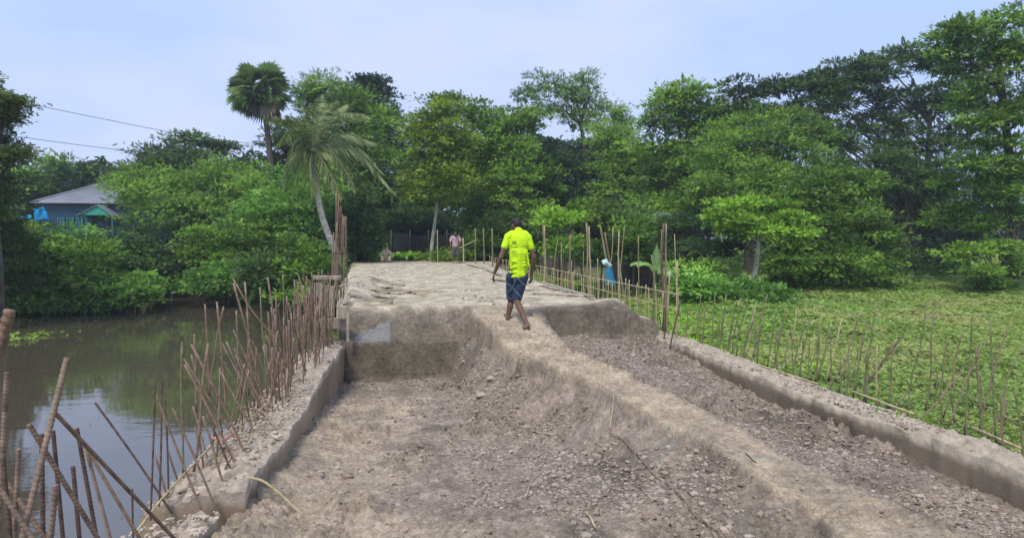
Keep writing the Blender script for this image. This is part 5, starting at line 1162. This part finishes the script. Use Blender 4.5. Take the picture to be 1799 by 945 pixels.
def shed(label, pxa, pxb, pye, pyr, Ys, depth, rmat, wmat):
    a, b_ = at_y(pxa, pye, Ys), at_y(pxb, pye, Ys); zr = at_y(pxa, pyr, Ys+depth/2)[2]; g = float(G((a[0]+b_[0])/2, Ys)); x0, x1 = a[0], b_[0]; ze = a[2]
    t = empty('shed', (x0, Ys, g), label, 'shed')
    corr('roof', [(x0-.2, Ys-.3, ze), (x1+.2, Ys-.3, ze), (x1+.2, Ys+depth/2, zr), (x0-.2, Ys+depth/2, zr)], rmat, t)
    corr('roof', [(x1+.2, Ys+depth+.3, ze), (x0-.2, Ys+depth+.3, ze), (x0-.2, Ys+depth/2, zr), (x1+.2, Ys+depth/2, zr)], rmat, t)
    m = MB(); zt = ze+.05
    m.box(((x0+x1)/2, Ys+depth/2, (g+zt)/2), (x1-x0, depth, zt-g)); m.build('wall', wmat, t)
    m = MB(); m.slab([(x0, Ys+depth-.05, zt), (x0, Ys+.05, zt), (x0, Ys+depth/2, zr-.1)], .04); m.slab([(x1, Ys+.05, zt), (x1, Ys+depth-.05, zt), (x1, Ys+depth/2, zr-.1)], .04); m.build('gable', wmat, t)
    m = MB(); m.box((x0+(x1-x0)*.35, Ys-.02, g+.95), (.8, .05, 1.8)); m.build('door', noisy('dark_wood', (.05, .04, .035), (.1, .08, .06), 4), t)
shed('grey-roofed shed half hidden by leaves behind the banana plants', 1108, 1192, 391, 374, 28.5, 3.4, tin_mat('shed_tin', (.08, .09, .09), (.13, .145, .145)), noisy('shed_wall', (.03, .035, .03), (.06, .065, .055), 3))
shed('small rust-red roofed hut among the saplings behind the fence', 968, 1010, 394, 382, 34, 3, tin_mat('rust_tin', (.20, .09, .06), (.30, .16, .12)), noisy('hut_wall', (.10, .08, .07), (.16, .13, .11), 3))

# ------------------------------------------------------------------ people
ICO = {}
for _s in (2, 3):
    _b = bmesh.new(); bmesh.ops.create_icosphere(_b, subdivisions=_s, radius=1); _b.verts.ensure_lookup_table()
    ICO[_s] = (np.array([v.co[:] for v in _b.verts]), np.array([[v.index for v in f.verts] for f in _b.faces])); _b.free()
def blob_mesh(name, elems, vox, mat, parent, smooth=6, cut=None, factor=.5):
    """elems: ('c', p0, r0, p1, r1[, squash vec]) tapered limb or ('e', p, radii[, rot]) ; fused to one continuous surface"""
    VV, FF, cnt = [], [], [0]
    def sph(p, r, sub=2, rot=None):
        v, f = ICO[sub]; v = v*np.array([float(z_) for z_ in r])
        if rot is not None: v = v @ np.array(rot).T
        VV.append(v+np.array(p, float)); FF.append(f+cnt[0]); cnt[0] += len(v)
    for e in elems:
        if e[0] == 'c':
            p0, r0, p1, r1 = np.array(e[1], float), e[2], np.array(e[3], float), e[4]; L = np.linalg.norm(p1-p0); n = max(2, int(L/(min(r0, r1)*.4))+1)
            sq = np.array(e[5]) if len(e) > 5 else np.ones(3)
            for k in range(n+1):
                f = k/n; r = r0*(1-f)+r1*f; sph(p0*(1-f)+p1*f, sq*r)
        else: sph(e[1], e[2], 3, e[3] if len(e) > 3 else None)
    o = mesh_np(name+'_tmp', np.vstack(VV), np.vstack(FF), None); me = o.data
    r_ = o.modifiers.new('r', 'REMESH'); r_.mode = 'VOXEL'; r_.voxel_size = vox; s_ = o.modifiers.new('s', 'SMOOTH'); s_.iterations = smooth; s_.factor = factor
    dg = bpy.context.evaluated_depsgraph_get(); me2 = bpy.data.meshes.new_from_object(o.evaluated_get(dg)); bpy.data.objects.remove(o); bpy.data.meshes.remove(me)
    if cut:
        b2 = bmesh.new(); b2.from_mesh(me2)
        for (co, no) in cut:
            bmesh.ops.bisect_plane(b2, geom=b2.verts[:]+b2.edges[:]+b2.faces[:], plane_co=Vector(co), plane_no=Vector(no), clear_outer=True)
        b2.to_mesh(me2); b2.free()
    me2.polygons.foreach_set('use_smooth', [True]*len(me2.polygons)); me2.name = name; me2.materials.clear(); me2.materials.append(mat)
    if parent is not None: me2.transform(Matrix.Translation(-parent.location))
    return put(bpy.data.objects.new(name, me2), parent)
skin = noisy('brown_skin', (.105, .058, .036), (.15, .085, .052), 9, .5, .1, 80, dist=.002)
hair = noisy('black_hair', (.012, .010, .010), (.03, .025, .022), 30, .6, .8, 120, dist=.004)
def hand(wrist, tip_dir, side, palm_n, s=1.0):
    """palm and five fingers, slightly curled"""
    w_ = np.array(wrist, float); d = nrm(np.array(tip_dir, float)); sd_ = nrm(np.array(side, float)-d*np.dot(side, d)); pn = nrm(np.array(palm_n, float)-d*np.dot(palm_n, d)); E = []
    for k, o_ in enumerate((-.026, -.009, .009, .026)):
        k0 = w_+d*.02*s+sd_*o_*.6*s; kn = w_+d*.085*s+sd_*o_*s; E.append(('c', k0, .017*s, kn, .013*s))
        ln = (.068, .078, .072, .056)[k]*s; a = kn+d*ln*.5+pn*.012*s; b_ = a+d*ln*.4+pn*.028*s
        E += [('c', kn, .0105*s, a, .009*s), ('c', a, .009*s, b_, .0075*s)]
    t0 = w_+d*.025*s-sd_*.018*s; t1 = t0+d*.035*s-sd_*.028*s+pn*.01*s; t2 = t1+d*.03*s-sd_*.008*s+pn*.015*s
    E += [('c', t0, .014*s, t1, .0115*s), ('c', t1, .011*s, t2, .0085*s)]
    return E
def foot(ankle, heel, toe, s=1.0, up=(0, 0, 1)):
    a, h, t_ = [np.array(q, float) for q in (ankle, heel, toe)]; d = nrm(t_-h); sd_ = nrm(np.cross(d, up)); L = np.linalg.norm(t_-h); E = [('c', a, .040*s, h+d*.03*s, .036*s), ('c', h+d*.02, .034*s, h+d*L*.7, .033*s), ('c', a, .036*s, h+d*L*.62, .030*s)]
    for k, o_ in enumerate((-.034, -.015, .003, .019, .034)):
        b_ = h+d*L*.66+sd_*o_*s*.9; e = h+d*(L*(.97-.045*abs(k-1 if k else 0)))+sd_*o_*s*1.15; E.append(('c', b_, .021*s, e, (.013 if k else .016)*s))
    return E
def man():
    Yb = 10.3; J = lambda px, py, dy=0.: at_y(px, py, Yb+dy)
    sw = 1.0
    base = J(893, 566, .05); g = float(H(base[0], base[1], False))
    t = empty('person', tuple(base), 'man walking away up the soil ridge in lime yellow T-shirt and dark patterned shorts', 'person')
    hipL, hipR = J(900, 487), J(917, 487); kneeL, kneeR = J(898, 528, .16), J(907, 527, .02); ankL, ankR = J(892, 558, .10), J(926, 569, -.46)
    shL, shR = J(892.5, 416, .02), J(928, 418, .02); elL, elR = J(880, 452, -.06), J(938, 453, .0); wrL, wrR = J(869, 479, .02), J(934, 482, .08)
    neck = J(911, 404, .09); head = J(907.5, 396, .17); chest = J(911, 428, .02); waist = J(910, 462, 0); pel = J(909, 482, 0)
    E = [('e', chest, (.150, .090, .155)), ('c', chest, .12, waist, .118, (1.15, .85, 1)), ('c', waist, .12, pel, .125, (1.2, .9, 1)), 
         ('c', J(899, 414, .05), .045, shL, .048), ('c', J(922, 414, .05), .045, shR, .048), ('c', J(911, 412, .05), .058, neck, .052), ('c', neck, .052, head-[0, .02, .03], .055)]
    E += [('c', hipL, .092, kneeL, .056), ('c', hipR, .092, kneeR, .056), ('c', kneeL, .054, kneeL*.65+ankL*.35-[0, .015, 0], .054), ('c', kneeL*.65+ankL*.35-[0, .015, 0], .052, ankL, .034),
          ('c', kneeR, .054, kneeR*.65+ankR*.35+[0, -.012, 0], .054), ('c', kneeR*.65+ankR*.35+[0, -.012, 0], .052, ankR, .034)]
    E += [('c', shL, .050, elL, .038), ('c', elL, .038, elL*.6+wrL*.4, .036), ('c', elL*.6+wrL*.4, .036, wrL, .024), ('c', shR, .050, elR, .038), ('c', elR, .038, elR*.6+wrR*.4, .036), ('c', elR*.6+wrR*.4, .036, wrR, .024)]
    E += hand(wrL, (-.28, .15, -1), (.2, 1, 0), (1, .2, 0)); E += hand(wrR, (.02, .25, -1), (-.2, 1, 0), (-1, .2, 0))
    # feet: front foot flat, rear foot on its toes with the sole showing
    toeL = np.array([ankL[0]+.02, ankL[1]+.20, g+.03]); heelL = np.array([ankL[0]-.005, ankL[1]-.03, g+.035]); gL = float(H(heelL[0], heelL[1], False)); gT = float(H(toeL[0], toeL[1], False)); heelL[2] = gL+.035; toeL[2] = gT+.03
    E += foot(ankL, heelL, toeL)
    toeR = J(919.5, 593, -.52); gR = float(H(toeR[0], toeR[1], False)); toeR[2] = max(toeR[2], gR+.02); heelR = J(930, 571, -.52); E += foot(ankR, heelR, toeR, 1.0, (0, -1, .3))
    # head with face, looking down to the left
    yaw = Matrix.Rotation(R(25), 3, 'Z') @ Matrix.Rotation(R(-32), 3, 'X')
    HP = lambda x, y, z: head+np.array(yaw @ Vector((x, y, z)))
    E += [('e', HP(0, 0, .02), (.075, .094, .092), yaw), ('e', HP(0, .028, -.045), (.055, .062, .062), yaw), ('c', HP(0, .088, 0), .010, HP(0, .112, -.022), .014), ('c', HP(-.022, .085, -.062), .010, HP(.022, .085, -.062), .010), ('e', HP(0, .078, -.092), (.022, .018, .018), yaw),
          ('e', HP(.078, -.008, -.01), (.012, .022, .034), yaw), ('e', HP(-.078, -.008, -.01), (.012, .022, .034), yaw), ('c', HP(-.035, .082, .022), .010, HP(.035, .082, .022), .010)]
    body = blob_mesh('body', E, .0062, skin, t, 3)
    Hh = [('e', HP(0, -.012, .042), (.083, .094, .084), yaw), ('e', HP(0, -.045, .0), (.074, .062, .075), yaw)]
    blob_mesh('hair', Hh, .006, hair, t, 2, cut=None)
    for sx_ in (-1, 1):
        m = MB(); c = HP(sx_*.03, .086, .006); m.tube([c+[0, -.008, 0], c, c+[0, .006, 0]], [.010, .011, .004], 8); m.build('eye', noisy('eye', (.5, .48, .45), (.7, .68, .65), 4, .3, 0), t, True)
    # shirt
    lime, tt, bb = new_mat('lime_shirt'); n_ = N(tt, 'ShaderNodeTexNoise', Scale=11, Detail=4); g_ = N(tt, 'ShaderNodeTexCoord'); tt.links.new(g_.outputs['Object'], n_.inputs['Vector'])
    bb.inputs['Base Color'].default_value = (.50, .75, .02, 1); bb.inputs['Roughness'].default_value = .85; bb.inputs['Specular IOR Level'].default_value = .15
    mpn = N(tt, 'ShaderNodeMapping'); mpn.inputs['Scale'].default_value = (6, 6, 15); tt.links.new(g_.outputs['Object'], mpn.inputs[0]); tt.links.new(mpn.outputs[0], n_.inputs['Vector']); n_.inputs['Scale'].default_value = 1.0
    bp = N(tt, 'ShaderNodeBump', Strength=.9, Distance=.03); tt.links.new(n_.outputs['Fac'], bp.inputs['Height']); tt.links.new(bp.outputs[0], bb.inputs['Normal'])
    sL, sR = shL*.52+elL*.48, shR*.52+elR*.48
    SE = [('e', chest, (.168, .128, .18)), ('c', J(909, 419, .01), .11, J(911, 445, 0), .132, (1.22, .92, 1)), ('c', J(911, 445), .132, J(910, 476, .0), .126, (1.18, 1, 1)), ('c', J(910, 476, .0), .126, J(908, 496, 0), .136, (1.16, 1, 1)),
          ('c', J(900, 413, .04), .080, shL, .066), ('c', J(921, 413, .04), .080, shR, .066), ('c', shL, .060, sL, .060), ('c', shR, .060, sR, .060), ('c', J(911, 413, .04), .092, J(911, 407.5, .07), .078)]
    for k, (p, q) in enumerate((((897, 470), (925, 466)), ((896, 478), (920, 480)), ((899, 459), (922, 462)), ((900, 486), (922, 483)), ((925, 440), (930, 470)))): SE.append(('c', J(p[0], p[1], -.115), .020, J(q[0], q[1], -.105), .014))
    hem = J(909, 486.5); slv_n = nrm(elL-shL); slv_r = nrm(elR-shR)
    sh = blob_mesh('shirt', SE, .008, lime, t, 7, cut=[((hem[0], hem[1], hem[2]), (.10, 0, -1))])
    so_ = sh.modifiers.new('s', 'SOLIDIFY'); so_.thickness = .006
    # faded print on the back
    me = sh.data; bv = BVHTree.FromPolygons([v.co+Vector(t.location) for v in me.vertices], [p.vertices[:] for p in me.polygons])
    GL = {'badge': ["1111111", "1010101", "1111111", "1001001", "1111111"], 'F': ["111", "100", "110", "100", "100"], 'L': ["100", "100", "100", "100", "111"], 'Y': ["101", "101", "010", "010", "010"], 'A': ["010", "101", "111", "101", "101"], 'R': ["110", "101", "110", "101", "101"]}
    Vp, Fp = [], []
    def dot(cx, cy, wd, hh):
        q = [];
        for (a, b_) in ((-1, -1), (1, -1), (1, 1), (-1, 1)):
            p = at_y(cx+a*wd/2, cy-b_*hh/2, Yb-.8); d = nrm(p-CAM); h_ = bv.ray_cast(Vector((p[0], Yb-.8, p[2])), Vector((0, 1, 0)))
            if h_[0] is None: return
            q.append(np.array(h_[0])+np.array(h_[1])*.003*(1 if h_[1][1] < 0 else -1))
        Vp.extend(q); Fp.append(tuple(range(len(Vp)-4, len(Vp))))
    def glyph(rows, x, y, s):
        for r__, row in enumerate(rows):
            for c_, ch in enumerate(row):
                if ch == '1': dot(x+(c_+.5)*s, y+(r__+.5)*s, s*1.02, s*1.02)
    glyph(GL['badge'], 912.2, 423.5, 1.12)
    for k, ch in enumerate('LYAR'): glyph(GL[ch], 911.0+k*3.1, 433, .72)
    for a in np.linspace(0, 6.283, 20): dot(916.5+3.4*math.cos(a), 444+3.2*math.sin(a), .8, .8)
    glyph(["101", "111", "010"], 915, 442.6, .9)
    for k in range(6): dot(913+k*1.5, 451, .9, 1.1)
    if Vp:
        m = MB(); m.add(Vp, Fp); m.build('shirt_print', noisy('shirt_print', (.10, .14, .03), (.22, .30, .03), 20, .9, 0), t)
    # shorts: navy with pale crossing lines
    sm, ts, bs = new_mat('patterned_shorts'); L = ts.links.new; gc = N(ts, 'ShaderNodeTexCoord')
    def lines(rot, sc, th):
        mp_ = N(ts, 'ShaderNodeMapping'); mp_.inputs['Rotation'].default_value = (0, rot, 0); L(gc.outputs['Object'], mp_.inputs[0]); wv = N(ts, 'ShaderNodeTexWave', Scale=sc, Distortion=7.0, Detail=3); L(mp_.outputs[0], wv.inputs[0])
        c_ = N(ts, 'ShaderNodeMath', operation='GREATER_THAN'); c_.inputs[1].default_value = th; L(wv.outputs['Fac'], c_.inputs[0]); return c_.outputs[0]
    a1, a2 = lines(R(50), 1.7, .97), lines(R(-15), 1.2, .99); mxx = N(ts, 'ShaderNodeMath', operation='MAXIMUM'); L(a1, mxx.inputs[0]); L(a2, mxx.inputs[1])
    nn_ = N(ts, 'ShaderNodeTexNoise', Scale=9, Detail=3); L(gc.outputs['Object'], nn_.inputs['Vector']); rp = N(ts, 'ShaderNodeValToRGB'); rp.color_ramp.elements[0].position = .45; rp.color_ramp.elements[1].position = .55
    rp.color_ramp.elements[0].color = (.012, .02, .045, 1); rp.color_ramp.elements[1].color = (.02, .045, .10, 1); L(nn_.outputs['Fac'], rp.inputs[0])
    mi = N(ts, 'ShaderNodeMixRGB'); L(mxx.outputs[0], mi.inputs[0]); L(rp.outputs[0], mi.inputs[1]); mi.inputs[2].default_value = (.12, .17, .23, 1); L(mi.outputs[0], bs.inputs['Base Color']); bs.inputs['Roughness'].default_value = .8
    kL = hipL*.18+kneeL*.82; kR = hipR*.12+kneeR*.88
    PE = [('c', J(909, 478, 0), .125, J(909, 488), .132, (1.2, .96, 1)), ('c', hipL+[.0, 0, 0], .108, kL, .088), ('c', hipR+[-.0, 0, 0], .108, kR, .088)]
    kz = J(905, 524)[2]
    blob_mesh('shorts', PE, .008, sm, t, 5, cut=[((0, 0, kz), (-.15, 0, -1))])
man()
def small_person(label, nm, seed, px, pyf, Yp, shirt, lower, pose):
    b = at_y(px, pyf, Yp); b[2] = float(H(b[0], min(b[1], 38), False)) if Yp < 38 else float(G(b[0], b[1])); t = empty('person', tuple(b), label, 'person'); Q = lambda x, y, z: b+np.array([x, y, z])
    return t, Q, b
def mauve():
    t, Q, b = small_person('worker in faded mauve shirt bending his head at the far end of the fill', 'p', 1, 800, 461, 34, None, None, None)
    E = [('c', Q(-.13, 0, .06), .045, Q(-.12, -.03, .46), .055), ('c', Q(-.12, -.03, .46), .058, Q(-.09, 0, .86), .09), ('c', Q(.14, .1, .06), .045, Q(.13, .05, .46), .055), ('c', Q(.13, .05, .46), .058, Q(.09, 0, .86), .09),
         ('c', Q(0, 0, .9), .13, Q(0, -.05, 1.32), .14, (1.15, .8, 1)), ('c', Q(-.18, -.05, 1.36), .055, Q(-.27, -.12, 1.08), .042), ('c', Q(-.27, -.12, 1.08), .040, Q(-.25, -.28, .84), .028), ('c', Q(.18, -.05, 1.36), .055, Q(.27, -.14, 1.10), .042), ('c', Q(.27, -.14, 1.10), .040, Q(.18, -.34, .92), .028),
         ('c', Q(0, -.07, 1.42), .055, Q(0, -.15, 1.50), .055), ('e', Q(0, -.20, 1.53), (.078, .095, .105)), ('c', Q(0, -.29, 1.50), .012, Q(0, -.305, 1.47), .015)]
    E += foot(Q(-.13, 0, .08), Q(-.13, .05, .035), Q(-.15, -.20, .03)); E += foot(Q(.14, .1, .08), Q(.14, .15, .035), Q(.17, -.10, .03)); E += hand(Q(-.25, -.28, .84), (0, -.3, -1), (0, 1, 0), (1, 0, 0)); E += hand(Q(.18, -.34, .92), (-.3, -.4, -.8), (0, 1, 0), (-1, 0, 0))
    blob_mesh('body', E, .009, skin, t, 3); blob_mesh('hair', [('e', Q(0, -.185, 1.56), (.088, .098, .09)), ('e', Q(0, -.15, 1.53), (.084, .07, .085))], .01, hair, t, 2)
    blob_mesh('shirt', [('c', Q(0, 0, .92), .15, Q(0, -.04, 1.30), .155, (1.2, .85, 1)), ('c', Q(-.12, -.05, 1.38), .075, Q(-.20, -.06, 1.34), .07), ('c', Q(-.20, -.06, 1.34), .072, Q(-.25, -.10, 1.16), .066), ('c', Q(.12, -.05, 1.38), .075, Q(.20, -.06, 1.34), .07), ('c', Q(.20, -.06, 1.34), .072, Q(.25, -.11, 1.17), .066)],
              .011, noisy('mauve_shirt', (.26, .15, .18), (.52, .40, .43), 5, .9, .5, 14, dist=.02), t, 5, cut=[(tuple(Q(0, 0, .86)), (0, 0, -1))])
    blob_mesh('trousers', [('c', Q(0, 0, .82), .13, Q(0, 0, .94), .13, (1.2, .85, 1)), ('c', Q(-.09, 0, .84), .10, Q(-.12, -.03, .42), .078), ('c', Q(.09, 0, .84), .10, Q(.13, .05, .42), .078)], .011, noisy('grey_trousers', (.07, .07, .075), (.14, .13, .13), 5, .9), t, 4, cut=[(tuple(Q(0, 0, .40)), (0, 0, -1))])
mauve()
def seated():
    t, Q, b = small_person('person in yellow headscarf sitting on the ground at the far end of the fill', 'p', 2, 679, 458, 35.4, None, None, None)
    E = [('c', Q(0, 0, .16), .15, Q(-.02, -.02, .62), .13, (1.1, .85, 1)), ('c', Q(-.02, -.03, .70), .05, Q(-.02, -.06, .80), .05), ('e', Q(-.02, -.09, .88), (.075, .09, .105)), ('c', Q(-.02, -.18, .87), .011, Q(-.02, -.19, .85), .014),
         ('c', Q(-.10, -.05, .14), .09, Q(-.20, -.42, .36), .06), ('c', Q(-.20, -.42, .36), .058, Q(-.20, -.55, .07), .036), ('c', Q(.10, -.05, .14), .09, Q(.16, -.42, .34), .06), ('c', Q(.16, -.42, .34), .058, Q(.18, -.56, .07), .036),
         ('c', Q(-.17, -.02, .62), .052, Q(-.25, -.2, .40), .04), ('c', Q(-.25, -.2, .40), .038, Q(-.16, -.42, .44), .028), ('c', Q(.14, -.02, .62), .052, Q(.22, -.2, .40), .04), ('c', Q(.22, -.2, .40), .038, Q(.12, -.42, .44), .028)]
    E += foot(Q(-.20, -.55, .07), Q(-.20, -.52, .035), Q(-.21, -.76, .03)); E += foot(Q(.18, -.56, .07), Q(.18, -.53, .035), Q(.19, -.77, .03)); E += hand(Q(-.16, -.42, .44), (.2, -1, -.2), (1, 0, 0), (0, 0, -1)); E += hand(Q(.12, -.42, .44), (-.2, -1, -.2), (-1, 0, 0), (0, 0, -1))
    blob_mesh('body', E, .010, skin, t, 3)
    blob_mesh('headscarf', [('e', Q(-.02, -.055, .91), (.105, .105, .125)), ('c', Q(-.02, .0, .84), .10, Q(-.02, .02, .66), .12), ('c', Q(-.10, -.06, .80), .05, Q(-.12, -.08, .62), .07)], .011, noisy('yellow_scarf', (.68, .46, .12), (.85, .62, .22), 6, .9, .4, 16, dist=.02), t, 4)
    blob_mesh('robe', [('c', Q(0, 0, .14), .20, Q(-.02, -.02, .60), .155, (1.1, .9, 1)), ('c', Q(-.1, -.05, .15), .13, Q(-.20, -.40, .34), .09), ('c', Q(.1, -.05, .15), .13, Q(.16, -.40, .32), .09), ('c', Q(-.20, -.42, .32), .085, Q(-.2, -.50, .12), .07), ('c', Q(.16, -.42, .30), .085, Q(.17, -.50, .12), .07), ('c', Q(-.17, -.02, .60), .07, Q(-.25, -.2, .42), .055), ('c', Q(.14, -.02, .60), .07, Q(.22, -.2, .42), .055)],
              .012, noisy('pale_robe', (.42, .30, .20), (.66, .58, .48), 4, .9, .5, 12, dist=.02), t, 5)
seated()
